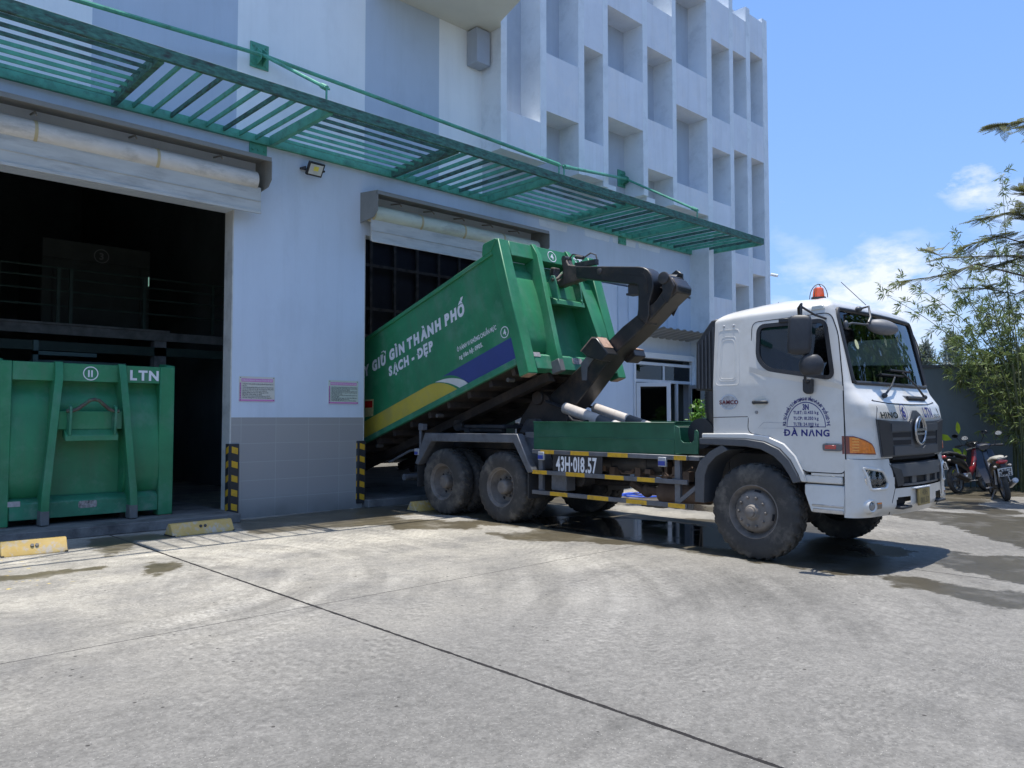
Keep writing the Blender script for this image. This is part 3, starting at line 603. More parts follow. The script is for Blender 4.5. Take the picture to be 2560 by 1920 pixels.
# ---- corner guards
def guard(x0, label):
    r = root('corner_guard', (x0, WY, .08), label, 'corner guard', 'striped corner guards')
    o = MB(); o.box(x0-.02, x0+.13, WY-.035, WY-.005, .08, 1.2); o.box(x0-.045, x0-.02, WY-.035, WY+.09, .08, 1.2); obj('rubber_strip', o, BLACK, r, bevel=.006)
    for i in range(5):
        z0 = .13+i*.225; o = MB(); o.prism([(x0+.005, z0+.03), (x0+.105, z0), (x0+.105, z0+.1), (x0+.005, z0+.13)], 1, WY-.039, WY-.0355)
        o.prism([(WY-.03, z0+.035), (WY+.06, z0+.0), (WY+.06, z0+.1), (WY-.03, z0+.135)], 0, x0-.048, x0-.0455); obj('yellow_stripe', o, YEL, r)
guard(5.31, 'black and yellow striped corner guard beside the resting green container')
guard(7.68, 'black and yellow striped corner guard behind the raised container of the truck')

# ---- wheel stops
def stop(xa, xb_, y, rz, label):
    r = root('wheel_stop', ((xa+xb_)/2, y, 0), label, 'wheel stop', 'yellow kerb wheel stops')
    r.rotation_euler = (0, 0, rz); ORG[r.name] = Vector(); hw = (xb_-xa)/2
    PC = mat('worn_yellow_paint_on_metal', (.62, .40, .10), .5, var=.12, scale=6, col2=(.60, .42, .14), dirt=(.46, .45, .44), dirt_amt=1, dirt_scale=9)
    o = MB(); o.prism([(-.14, 0), (-.135, .02), (-.035, .165), (.035, .165), (.135, .02), (.14, 0)], 0, -hw, hw); obj('painted_body', o, PC, r, bevel=.006)
    o = MB()
    for sx in (-.45, .45): o.tube([(sx*hw*.16, -.075, .10), (sx*hw*.16, -.088, .112)], .02, 10)
    obj('bolt', o, STEEL, r); 
    for q in (-1, 1): o = MB(); o.box(*sorted((q*(hw+.004), q*(hw-.03))), -.145, .145, 0, .018); obj('rubber_foot', o, BLACK, r)
stop(1.98, 2.66, 10.72, R(-4), 'worn yellow wheel stop in front of the resting container, at the left edge')
stop(3.98, 4.86, 10.98, R(3), 'worn yellow wheel stop by the left doorway corner guard')
stop(8.05, 8.85, 10.95, R(0), 'yellow wheel stop jammed against the rear tyre of the truck')

# ------------------------------------------------------------------ roll-on containers (built flat at the origin, x across, y rearwards, z up)
CW = 2.36
UNDER = mat('container_underside_steel', (.035, .028, .024), .8, var=.35, scale=3, dirt=(.09, .065, .045), dirt_amt=.6, dirt_scale=3)
BLUES = mat('blue_side_stripe', (.035, .055, .20), .5, var=.1, scale=2); YELS = mat('yellow_side_stripe', (.50, .40, .045), .5, var=.12, scale=2, dirt=(.3, .27, .12), dirt_amt=.5)
GREENB = mat('container_green_scuffed', (.03, .19, .10), .55, var=.25, scale=3, dirt=(.14, .25, .18), dirt_amt=.7, dirt_scale=4, bump=.15, bscale=9)
def container(r, Lc, number, code, open_side_print):
    hw = CW/2; P = lambda n, mb, m=GREEN, par=r, **k: obj(n, mb, m, par, **k)
    for s_ in (-1, 1):
        o = MB(); a, c = sorted((s_*hw, s_*(hw-.22))); o.box(a, c, 0, .2, .0, 2.24); o.use(GREEN)
        P('corner_post', o, GREEN, bevel=.012)
        o = MB(); a, c = sorted((s_*(hw-.02), s_*(hw-.20))); o.box(a, c, .012, .19, -.006, .004); P('post_foot', o, RUST)
    o = MB(); o.box(-hw+.222, hw-.222, .0, .2, 1.98, 2.235); P('top_rail', o, bevel=.008)
    o = MB(); o.prism([(.0, .08), (.0, .30), (.10, .37), (.2, .37), (.2, .08)], 0, -hw+.222, hw-.222); P('bottom_rail', o, GREENB, bevel=.008)
    rows = []
    prof = [(1.98, .20), (1.84, .19), (1.76, .115), (1.6, .085), (1.4, .05), (1.15, .02), (.9, .008), (.6, .012), (.42, .05), (.37, .10)]
    for z_, d_ in prof: rows.append([(x_, max(d_, .20) if abs(x_) < .455 and z_ < 1.5 else d_, z_) for x_ in (-hw+.1, -.9, -.7, -.47, -.45, 0, .45, .47, .7, .9, hw-.1)])
    o = MB(); o.grid(rows); P('front_panel', o, smooth=60)
    for s_ in (-1, 1):
        xt, xb_ = s_*.41, s_*.57; w_ = .05; V = []
        for (z_, yf, yb, x_) in ((2.25, -.025, .21, xt), (2.02, -.10, .21, xt+s_*.01), (.42, -.16, .21, xb_-s_*.01), (.22, -.17, .21, xb_), (.03, -.13, .05, xb_), (.02, -.06, .05, xb_)):
            V.append([(x_-w_, yf, z_), (x_+w_, yf, z_), (x_+w_, yb, z_), (x_-w_, yb, z_)])
        o = MB(); fl_ = [v for q in V for v in q]; F = [(i*4+k, i*4+(k+1) % 4, (i+1)*4+(k+1) % 4, (i+1)*4+k) for i in range(len(V)-1) for k in range(4)]+[(0, 1, 2, 3), tuple(len(fl_)-4+k for k in range(4))]
        o.add(fl_, F); P('front_rib', o, bevel=.008)
        o = MB(); o.box(xb_-.056, xb_+.056, -.165, .03, .0, .2); P('rib_shoe', o, mat('worn_grey_steel', (.13, .13, .125), .6, var=.2, scale=8), bevel=.008)
    # lower middle recess panel, cross box and lifting bar
    o = MB(); o.box(-.46, .46, .0, .02, .37, 1.28); 
    o = MB(); o.box(-.42, .42, -.06, .1, 1.30, 1.56); P('hook_box', o, bevel=.01)
    o = MB(); o.prism([(-.06, 1.30), (-.16, 1.22), (-.16, 1.14), (.02, 1.20), (.02, 1.30)], 0, -.34, .34); P('hook_sill', o, bevel=.006)
    for s_ in (-1, 1):
        o = MB(); o.prism([(-.05, 1.20), (-.17, 1.22), (-.21, 1.52), (-.20, 1.62), (-.14, 1.65), (-.05, 1.56)], 0, s_*.29-.016, s_*.29+.016); P('hook_cheek', o, GREENB, bevel=.004)
    o = MB(); o.tube([(-.34, -.16, 1.56), (-.27, -.165, 1.56), (-.2, -.18, 1.59), (-.06, -.21, 1.71), (0, -.215, 1.725), (.06, -.21, 1.71), (.2, -.18, 1.59), (.27, -.165, 1.56), (.34, -.16, 1.56)], .026, 10); P('lifting_bar', o, mat('worn_brown_bar', (.075, .06, .045), .55, var=.4, scale=12, dirt=(.02, .2, .09), dirt_amt=.7, dirt_scale=8))
    for s_ in (-1, 1):
        o = MB(); a, c = sorted((s_*hw-s_*.03, s_*hw-s_*.055)); o.box(a, c, .2, Lc, .3, 2.05); P('side_wall', o)
        o = MB(); a, c = sorted((s_*(hw+.005), s_*(hw-.1))); o.prism([(a, 2.05), (a, 2.12), (c, 2.12), (c, 2.05)], 1, .2, Lc); P('side_rail', o, bevel=.008)
        o = MB(); a, c = sorted((s_*hw, s_*(hw-.12))); o.box(a, c, .2, Lc, .2, .3); P('side_rail', o, GREENB, bevel=.006)
        o = MB(); a, c = sorted((s_*(hw+.015), s_*(hw-.12))); o.prism(rounded([(.20, 2.1), (.02, 2.255), (.35, 2.3), (.43, 2.1)][::-1], .05, 4), 0, a, c); P('corner_block', o, bevel=.008)
    o = MB(); o.box(-hw+.06, hw-.06, .2, Lc, .2, .24)
    for k in range(int(Lc/.55)): o.box(-hw+.1, hw-.1, .35+k*.55, .43+k*.55, .1, .198)
    P('floor', o, UNDER)
    for s_ in (-1, 1):
        o = MB(); o.box(s_*.53-.05, s_*.53+.05, .15, Lc, -.04, .099); o.box(s_*.53-.08, s_*.53+.08, .15, Lc, -.055, -.041); P('skid_rail', o, UNDER)
        for l in (.55, 2.4, 4.3): o = MB(); o.tube([(s_*.95, l, .08), (s_*(hw-.10), l, .08)], .035, 10); P('stub_pin', o, mat('dusty_grey_steel', (.085, .078, .07), .6, var=.2))
        o = MB(); o.lathe([(-.09, .11), (.09, .11)], (s_*.85, Lc-.1, -.02), 'x', 20); P('roller', o, STEEL)
    o = MB(); o.box(-hw, hw, Lc, Lc+.06, .2, 2.12); P('rear_gate', o)
    def rot_t(mb, x_, z_, y_=-.004): return place(mb, (x_, y_, z_), (1, 0, 0), (0, 0, 1))
    o = join(ring2d(.086, .100), text_mb(number, .13, .035, spacing=1.1)); rot_t(o, 0, 2.10); P('number_mark', o, LETW, smooth=0)
    o = text_mb(code, .20, .04, 'LEFT', spacing=1.1); rot_t(o, .53, 2.10); P('code_letters', o, LETW, smooth=0)
    o = MB(); o.box(-hw+.205, -hw+.35, -.006, -.001, .27, .34); P('reflector_plate', o, mat('grey_plate', (.42, .38, .36), .5, var=.2, scale=20), smooth=0)
    o = MB(); rr = rounded([(-.12, .19), (.12, .19), (.12, .29), (-.12, .29)], .03); o.prism(rr, 1, -.004, .0); P('maker_badge', o, mat('brown_badge', (.10, .06, .045), .5, var=.6, scale=25, col2=(.5, .45, .42)), smooth=0)
    if open_side_print:
        X = -hw+.026
        def side(mb, l, h): return place(mb, (X, l, h), (0, -1, 0), (0, 0, 1))
        def fit(body, l0, l1, h, size, bold, shear):
            t_ = text_mb(body, size, bold, 'LEFT', shear, spacing=.5); mx = max(v[0] for v in t_.v); mn = min(v[0] for v in t_.v); k = (l0-l1)/(mx-mn)
            t_.v = [((v[0]-mn)*k, v[1], 0) for v in t_.v]; return side(t_, l0, h)
        P('side_lettering', fit('HÃY GIỮ GÌN THÀNH PHỐ', 4.62, 1.08, 1.52, .25, .068, .18), LETW, smooth=0)
        P('side_lettering', fit('SẠCH - ĐẸP', 3.44, 2.06, 1.245, .225, .06, .14), LETW, smooth=0)
        P('side_lettering', fit('Ó HÀNH VI KHÔNG CHUẨN MỰC', 1.48, .48, .93, .10, .03, .1), LETW, smooth=0)
        P('side_lettering', fit('ng liên hệ: 0905.', 1.47, .86, .79, .10, .03, .1), LETW, smooth=0)
        o = join(ring2d(.078, .092), text_mb('4', .13, .03)); side(o, .325, .78); P('number_mark', o, LETW, smooth=0)
        def patch(poly, m, name='side_stripe'):
            mb = MB(); mb.prism([(p[0], p[1]) for p in poly], 0, X-.0, X+.003); P(name, mb, m, smooth=0)
        def arc(p, q, b, n=10):
            p = Vector(p); q = Vector(q); b = Vector(b); return [tuple(p*(1-t)**2+b*2*t*(1-t)+q*t*t) for t in [i/n for i in range(n+1)]]
        patch([(6, .60), (2.42, .62)]+arc((2.42, .62), (1.66, .302), (2.02, .62))[1:]+[(6, .302)], YELS)
        patch([(.2, .65), (.2, .302), (1.38, .302)]+arc((1.38, .302), (1.99, .635), (1.62, .60))[1:], BLUES)
        patch(arc((2.2, .61), (1.36, .305), (1.66, .58))+arc((1.60, .305), (2.2, .61), (1.82, .50))[:-1], mat('white_swoosh', (.6, .6, .56), .5))
        o = MB(); o.prism([(4.41, .68), (4.32, 1.0), (4.05, .92), (4.15, .62)], 0, X-.002, X+.001); P('warning_sign', o, mat('worn_cream_sign', (.45, .42, .2), .5, var=.3, scale=20), smooth=0)
        o = MB(); o.prism([(4.37, .85), (4.33, .97), (4.09, .90), (4.13, .78)], 0, X-.004, X-.0021); P('warning_sign', o, REDL, smooth=0)
r1_ = root('roll_off_container', (0, 0, 0), 'green container resting on the dock in the left doorway, numbered 11', 'container', 'green roll-off containers')
ORG[r1_.name] = Vector(); container(r1_, 5.6, '11', 'LTN', False); r1_.location = (3.30, 12.2, .15)
r2_ = root('roll_off_container', (0, 0, 0), 'green container numbered 4, tilted up by the truck hook, with white side lettering', 'container', 'green roll-off containers')
ORG[r2_.name] = Vector(); container(r2_, 5.9, '4', 'ST', True); r2_.location = (9.33, 8.19, 2.29); r2_.rotation_euler = (R(-17.3), 0, 0)

# ------------------------------------------------------------------ truck
CX = 9.375
def lerp(t, tab):
    if t <= tab[0][0]: return tab[0][1]
    for (a, b), (c, d) in zip(tab, tab[1:]):
        if t <= c: return b+(d-b)*(t-a)/(c-a)
    return tab[-1][1]
YF = [(0.9, 3.20), (1.62, 3.21), (1.76, 3.25), (1.9, 3.36), (1.98, 3.40), (2.80, 3.58), (2.88, 3.62)]
EXT = [(1.5, .30), (1.95, .09), (2.9, .09)]
def path(z, w=None, yf=None, yb=.05, ext=None, cw=.27):
    if w is None: w = 1.225-(.06*(z-2)/.74 if z > 2 else 0)
    if cw == .27: cw = lerp(z, [(1.5, .27), (1.95, .12), (2.9, .085)])
    if yf is None: yf = lerp(z, YF)
    if ext is None: ext = lerp(z, EXT)
    c = w-cw
    P = [(c*i/12, yf+yb*(i/12)**2) for i in range(13)]; yc = yf+yb
    for i in range(1, 11):
        a = pi/2*i/10; P.append((c+(w-c)*sin(a), yc+ext*(1-cos(a))))
    return P
def bpath(z):
    return path(z, 1.235, lerp(z, [(.55, 3.2), (.68, 3.12), (1.0, 3.12), (1.18, 3.15)]), .10, 3.47-lerp(z, [(.55, 3.2), (.68, 3.12), (1.0, 3.12), (1.18, 3.15)])-.10, .36)
def onpath(pf, x, z, off=0):       # point on the cab or bumper skin at cross position x (from centre) and height z
    P = pf(z); ax = abs(x); s = 1 if x >= 0 else -1
    for (a, b), (c, d) in zip(P, P[1:]):
        if ax <= c+1e-9:
            t = 0 if c == a else (ax-a)/(c-a); y = b+(d-b)*t; n = Vector(((d-b), -(c-a))).normalized(); break
    else:
        a, b = P[-1]; y = b; ax = a; n = Vector((1, 0))
    return Vector((CX+s*(ax+n.x*off), y+n.y*off, z))
truck = root('hooklift_truck', (CX, 6.8, 0), 'white cab hooklift truck reversed up to the doorway, its dark hook arm raised', 'truck')
T = lambda n, mb, m, par=None, **k: obj(n, mb, m, par or truck, **k)
WIN = rounded([(4.47, 2.66), (3.74, 2.66), (3.60, 2.55), (3.60, 2.03), (4.40, 2.17), (4.48, 2.30)], .07)
WIN = rounded([(4.48, 2.67), (3.70, 2.67), (3.60, 2.035), (4.36, 2.165), (4.48, 2.30)], .09)
WS_Z0, WS_Z1, WS_X = 1.99, 2.80, 1.075
def ztop(y, x): return lerp(y, [(3.4, 2.86), (3.75, 2.80), (4.6, 2.79), (5.08, 2.76)])
def cab_shell():
    YR = 5.08; nz = 70; rows = []
    def ringpts(z):
        P = path(z); L = []
        half = P                                   # centre -> side
        ys = P[-1][1]; w = P[-1][0]
        side = [(w, ys+(YR-.06-ys)*i/58) for i in range(1, 59)]+[(w-.015, YR-.02), (w-.06, YR)]+[((w-.06)*(1-i/6), YR) for i in range(1, 7)]
        H = half+side
        L = [(-x, y) for x, y in H[::-1]][:-1]+H    # full loop starting and ending at rear centre
        return L
    tops = None
    for j in range(nz+1):
        t = j/nz; row = []
        base = 1.0+t*(2.74-1.0)
        L = ringpts(base)
        for x, y in L: z = 1.0+t*(ztop(y, x)-1.0); row.append((x, y, z))
        # re-evaluate the plan at the true height so the front keeps its slope
        row2 = []
        for (x, y, z), k in zip(row, range(len(row))):
            q = ringpts(z)[k]; row2.append((q[0], q[1], z))
        rows.append(row2)
    top = rows[-1]; cxm = 0; cym = 4.35; n = 14
    for j in range(1, n+1):
        a = pi/2*j/n; s = cos(a)**.55 if j < n else 0.0; row = []
        for x, y, z in top:
            xx, yy = x*s, cym+(y-cym)*s
            H = lerp(yy, [(3.5, .13), (3.9, .19), (4.3, .215), (5.08, .17)])
            zz = z*s+(1-s)*2.80+H*(1-s**4)**.6
            row.append((xx, yy, zz))
        rows.append(row)
    mb = MB(); npt = len(rows[0]); V = [(CX+x, y, z) for r_ in rows for x, y, z in r_]; F = []
    for j in range(len(rows)-1):
        for i in range(npt-1):
            q = [j*npt+i, j*npt+i+1, (j+1)*npt+i+1, (j+1)*npt+i]; c = sum((Vector(V[k]) for k in q), Vector())/4
            ax = abs(c.x-CX)
            if j < nz:
                if ax > 1.05 and c.y > 3.55 and inside((c.y, c.z), WIN): continue
                if ax < WS_X and c.y < 4.0 and WS_Z0 < c.z < WS_Z1-.012: continue
                if (c.y-4.56)**2+(c.z-.56)**2 < .84**2 and ax > .8: continue
                if c.y > 4.56 and c.z < 1.41: continue
                if c.z < 1.19 and c.y < 3.52: continue
            F.append(tuple(q))
    mb.add(V, F); return mb
m = WHITE.copy(); m.name = 'cab_shell_paint'; nt = m.node_tree
g = nt.nodes.new('ShaderNodeNewGeometry'); d2 = nt.nodes.new('ShaderNodeBsdfDiffuse'); d2.inputs[0].default_value = (.03, .03, .032, 1); mx = nt.nodes.new('ShaderNodeMixShader')
pb = nt.nodes['Principled BSDF']; outn = [n for n in nt.nodes if n.type == 'OUTPUT_MATERIAL'][0]
nt.links.new(g.outputs['Backfacing'], mx.inputs[0]); nt.links.new(pb.outputs[0], mx.inputs[1]); nt.links.new(d2.outputs[0], mx.inputs[2]); nt.links.new(mx.outputs[0], outn.inputs[0])
cs = cab_shell(); cab = T('cab', cs, m, smooth=30, recalc=False)
# make sure the shell faces outward (lining colour is on its inside)
bm = bmesh.new(); bm.from_mesh(cab.data); bmesh.ops.remove_doubles(bm, verts=bm.verts, dist=.0005); bmesh.ops.recalc_face_normals(bm, faces=bm.faces)
tot = sum(1 for f in bm.faces if f.normal.dot(f.calc_center_median()-Vector((0, 4.3-6.8, 1.9))) < 0)
if tot > len(bm.faces)/2: bmesh.ops.reverse_faces(bm, faces=bm.faces)
for e in bm.edges: e.smooth = len(e.link_faces) != 2 or e.calc_face_angle(4) < R(30)
bm.to_mesh(cab.data); bm.free()
NX = CX-1.225      # near side plane
def sideX(z, s=-1, off=0): return CX+s*((1.225-(.06*(z-2)/.74 if z > 2 else 0))+off)
def strip(pts, w, off, s, name, m, par, thick=.004):      # flat closed band along (y,z) outline on the cab side
    a = offset_poly(pts, w/2); b = offset_poly(pts, -w/2); n = len(pts); V = []
    for q, of in ((a, off), (b, off), (a, off-thick), (b, off-thick)): V += [(sideX(z, s, of), y, z) for y, z in q]
    F = []
    for i in range(n):
        j = (i+1) % n; F += [(i, j, n+j, n+i), (i, 2*n+i, 2*n+j, j), (n+i, n+j, 3*n+j, 3*n+i)]
    o = MB(); o.add(V, F); return obj(name, o, m, par, smooth=0)
WGL = glass('windscreen_glass', (.2, .25, .225), .0); SGL = glass('side_window_glass', (.16, .18, .20), .04)
for s in (-1, 1):
    if s == -1:
        DOOR = [(4.56, 2.72), (3.64, 2.75), (3.555, 2.52), (3.495, 1.98), (3.48, 1.03), (3.95, 1.03), (4.06, 1.22), (4.30, 1.40), (4.60, 1.44)]
    seam = MB(); pts = rounded(DOOR, .08); pts.append(pts[0]); seam.tube([(sideX(z, s, -.001), y, z) for y, z in pts], .0065, 6, cap=False)
    # the door itself: a thin pressed panel standing 3 mm proud of the shell
    inner = [p for p in rounded(offset_poly(DOOR, -.006), .07)]
    bmq = bmesh.new()
    dr = MB(); n = len(inner)
    ym = 4.0
    A = inner; Bq = WIN; V = [(sideX(z, s, .003), y, z) for y, z in A]+[(sideX(z, s, .003), y, z) for y, z in Bq]
    ev = [bmq.verts.new(v) for v in V]
    ee = []
    for st, cnt in ((0, len(A)), (len(A), len(Bq))):
        for i in range(cnt): ee.append(bmq.edges.new((ev[st+i], ev[st+(i+1) % cnt])))
    bmesh.ops.triangle_fill(bmq, edges=ee, use_beauty=True)
    ctr = [f for f in bmq.faces if inside((f.calc_center_median().y, f.calc_center_median().z), WIN)]
    bmesh.ops.delete(bmq, geom=ctr, context='FACES')
    bmq.verts.index_update(); dr.add([tuple(v.co) for v in bmq.verts], [tuple(v.index for v in f.verts) for f in bmq.faces]); bmq.free()
    door = T('door', dr, WHITE, smooth=0)
    obj('door_seam', seam, SEAM, door)
    strip(WIN, .045, .009, s, 'window_seal', BLACK, door, .012)
    gm = MB(); gm.add([(sideX(z, s, -.006), y, z) for y, z in WIN], [tuple(range(len(WIN)))]); obj('window', gm, SGL, door, smooth=0)
    # belt crease
    o = MB(); o.add([(sideX(z, s, of), y, z) for (y, z, of) in ((4.58, 2.205, .004), (4.40, 2.155, .020), (3.56, 1.985, .022), (3.49, 1.95, .012), (3.49, 1.90, .004), (3.56, 1.93, .0035), (4.40, 2.09, .0035), (4.58, 2.15, .0035))],
                    [(0, 1, 6, 7), (1, 2, 5, 6), (2, 3, 4, 5)]); obj('belt_crease', o, WHITE, door)
    if s == -1:
        o = MB(); o.box(NX-.038, NX-.012, 4.34, 4.53, 1.775, 1.81); o.box(NX-.03, NX, 4.345, 4.375, 1.775, 1.81); o.box(NX-.03, NX, 4.50, 4.53, 1.77, 1.815); obj('handle', o, BLACK, door, bevel=.008)
        o = MB(); rr = rounded([(4.37, 1.73), (4.50, 1.73), (4.50, 1.86), (4.37, 1.86)], .05); o.prism(rr, 0, NX-.005, NX-.0035); obj('handle_dish', o, mat('grimy_white', (.55, .55, .5), .4, var=.1), door)
        o = MB(); o.lathe([(0, .02), (-.006, .018)], (NX-.003, 4.49, 1.68), 'x', 14); obj('lock', o, mat('lock_metal', (.3, .3, .3), .3, .8), door)
        # door lettering
        def sd_(mb, y, z): return place(mb, (NX-.0045, y, z), (0, -1, 0), (0, 0, 1))
        yc = 3.905
        big = MB()
        for body, z, sz, wd_ in (('3N', 1.735, .075, .07), ('TLBT: 13.455 kg', 1.675, .042, .285), ('TLCP: 10.350 kg', 1.612, .042, .285), ('TLTB: 24.000 kg', 1.548, .042, .285), ('ĐÀ NẴNG', 1.455, .085, .52)):
            t_ = text_mb(body, sz*1.15, .022 if sz < .06 else .035); xs = [v[0] for v in t_.v]; k = wd_/(max(xs)-min(xs)); t_.v = [(v[0]*k, v[1], 0) for v in t_.v]; sd_(t_, yc, z); big.add(t_.v, t_.f)
        cz = 1.515; n = 30; V = [(NX-.0045, yc+cos(pi*i/n)*.222*rr_, cz+sin(pi*i/n)*.275*rr_) for rr_ in (1, .965) for i in range(n+1)]
        big.add(V, [(i, i+1, n+2+i, n+1+i) for i in range(n)]); big.add([(NX-.0045, yc+.222, cz), (NX-.0045, yc-.222, cz), (NX-.0045, yc-.222, cz+.008), (NX-.0045, yc+.222, cz+.008)], [(0, 1, 2, 3)])
        words = 'BQL DỰ ÁN ĐẦU TƯ XÂY DỰNG HẠ TẦNG VÀ PHÁT TRIỂN ĐÔ THỊ'
        for i, ch in enumerate(words):
            if ch == ' ': continue
            a = pi*(.985-.97*(i+.5)/len(words)); t_ = text_mb(ch, .045, .015)
            ra, rb = .252, .308; nu, nv = Vector((-cos(pi-a)/ra, sin(a)/rb)).normalized()
            place(t_, (NX-.0045, yc-cos(a)*ra, cz+sin(a)*rb), (0, -nv, -nu), (0, -nu, nv)); big.add(t_.v, t_.f)
        obj('door_lettering', big, LETB, door, smooth=0)
        fr_ = MB(); q = [(4.47, 1.50), (4.14, 1.50), (4.14, 1.56), (4.40, 1.565), (4.44, 1.53)]; a_ = offset_poly(q, .003); b_ = offset_poly(q, -.003); nn = len(q)
        fr_.add([(NX-.0045, y, z) for y, z in a_+b_], [(i, (i+1) % nn, nn+(i+1) % nn, nn+i) for i in range(nn)]); obj('outline_decal', fr_, mat('grey_decal', (.45, .45, .45), .5), door, smooth=0)
        o = MB(); rr = rounded([(3.51, 1.265), (3.72, 1.265), (3.72, 1.345), (3.51, 1.345)], .03); o.prism(rr, 0, NX-.022, NX-.003); T('side_marker', o, mat('grey_bezel', (.14, .14, .14), .4), bevel=.005)
        o = MB(); o.box(NX-.027, NX-.0225, 3.57, 3.69, 1.285, 1.325); T('marker_lens', o, REDL, bevel=.003)
        # badge
        o = place(disc2d(.105, 40, .82), (NX-.004, 4.84, 1.80), (0, -1, 0), (0, 0, 1)); bd = T('oval_badge', o, mat('badge_silver', (.5, .5, .5), .3, .7, var=.2, scale=30), smooth=0)
        o = join(place(ring2d(.098, .108, 40, .82), (NX-.007, 4.84, 1.80), (0, -1, 0), (0, 0, 1))); obj('badge_rim', o, CHROME, bd, smooth=0)
        t_ = text_mb('SAMCO', .066, .03); place(t_, (NX-.009, 4.84, 1.80), (0, -1, 0), (0, 0, 1)); obj('badge_text', t_, mat('maroon_text', (.16, .02, .03), .4), bd, smooth=0)
        # pressed recess on rear quarter
        for k, (dy, dz) in enumerate(((0, 0), (.042, .085), (.058, .12))):
            q = rounded([(5.00-dy, 2.66-dz), (4.73+dy, 2.66-dz), (4.705+dy, 2.0+dz*.6), (5.015-dy, 2.0+dz*.6)], .05)
            o = MB(); q2 = q+[q[0]]; o.tube([(sideX(z, s, -.0035), y, z) for y, z in q2], .0075, 6, cap=False); T('pressed_recess', o, WHITE)
        for yy in (4.93, 4.80): o = MB(); o.ball((sideX(2.72, s, .002), yy, 2.705), .012, .016, .016, 10, 6); T('bolt_cap', o, mat('grey_cap', (.4, .4, .4), .3))
    # seams between cab side and front corner panel, quarter panel
    o = MB(); o.tube([(sideX(1.4, s, 0), y, z) for y, z in ((5.08, 1.62), (4.85, 1.625), (4.60, 1.63))], .004, 5); T('panel_seam', o, SEAM)
# windscreen, its rubber and the black roof edge band
rows = []
for j in range(13):
    z = WS_Z0-.02+(WS_Z1-WS_Z0+.05)*j/12; rows.append([onpath(path, x_, z, -.004) for x_ in np.linspace(-WS_X-.02, WS_X+.02, 41)])
o = MB(); o.grid(rows); ws = T('windscreen', o, WGL, recalc=True)
def band(pf, pts, w, off, n, m, name, par):
    o = MB(); P = [onpath(pf, x, z, off) for x, z in pts]; o.tube(P, w, 8); return obj(name, o, m, par)
out = [(-WS_X-.005+.05*0, WS_Z0)]
fr = [(x_, WS_Z0) for x_ in np.linspace(-1.04, 1.04, 30)]+[(1.068, WS_Z0+.02), (1.076, WS_Z0+.07), (1.07, 2.35), (1.064, WS_Z1-.09), (1.052, WS_Z1-.035)]+[(x_, WS_Z1) for x_ in np.linspace(1.02, -1.02, 30)]+[(-1.052, WS_Z1-.035), (-1.064, WS_Z1-.09), (-1.07, 2.35), (-1.076, WS_Z0+.07), (-1.068, WS_Z0+.02), (-1.04, WS_Z0)]
band(path, fr, .023, .003, 0, BLACK, 'windscreen_seal', ws)
o = MB(); rows = [[onpath(path, x_, z, .0025) for x_ in np.linspace(-1.0, -.5, 10)] for z in (1.99, 2.05)]
# toll sticker and wiper gear
o = MB(); c = onpath(path, -.80, 2.42, .006); o = place(disc2d(.045, 20, 1.25), c, (1, 0, 0), (0, .25, .97)); obj('round_sticker', o, mat('sticker_yellow', (.62, .62, .35), .5, var=.1, scale=30), ws, smooth=0)
for x0_, x1_, z0_, z1_ in ((-.60, -.10, 1.86, 2.10), (.62, .18, 1.86, 2.16)):
    A = onpath(path, x0_, z0_, .035); Bp = onpath(path, x1_, z1_-.02, .04)
    o = MB(); o.tube([A, A*.5+Bp*.5+Vector((0, -.02, 0)), Bp], .014, 6, r2=.009); o.ball(A, .035, .03, .03, 10, 6); wp = T('wiper', o, BLACK)
    o = MB(); q = [onpath(path, x_, z1_+.03*(1 if k == 0 else -1)*0+(.0), .02) for k, x_ in enumerate(np.linspace(x1_-.33, x1_+.33, 5))]; o.tube(q, .014, 6); obj('wiper_blade', o, SEAM, wp)
# seats, dash, wheel inside the cab
o = MB(); o.box(CX-1.1, CX+1.1, 3.75, 4.1, 1.75, 2.03); T('dashboard', o, BLACK, bevel=.06, seg=3)
for sx in (-.62, .62):
    o = MB(); o.box(CX+sx-.27, CX+sx+.27, 4.35, 4.85, 1.55, 1.75); o.prism([(4.75, 1.72), (4.90, 1.72), (5.02, 2.4), (4.9, 2.42)], 0, CX+sx-.25, CX+sx+.25); o.box(CX+sx-.13, CX+sx+.13, 4.9, 5.0, 2.44, 2.64); T('seat', o, mat('seat_fabric', (.05, .05, .055), .9, var=.2), bevel=.04, seg=2)
o = MB(); M_ = Matrix.Translation((CX-.62, 4.02, 2.08)) @ Euler((R(35), 0, 0)).to_matrix().to_4x4(); V = []
o.tube([(cos(2*pi*k/24)*.21, sin(2*pi*k/24)*.21, 0) for k in range(25)], .016, 6, cap=False); o.bar((-.2, 0, 0), (.2, 0, 0), .05, .02); o.xf(M_); T('steering_wheel', o, BLACK)
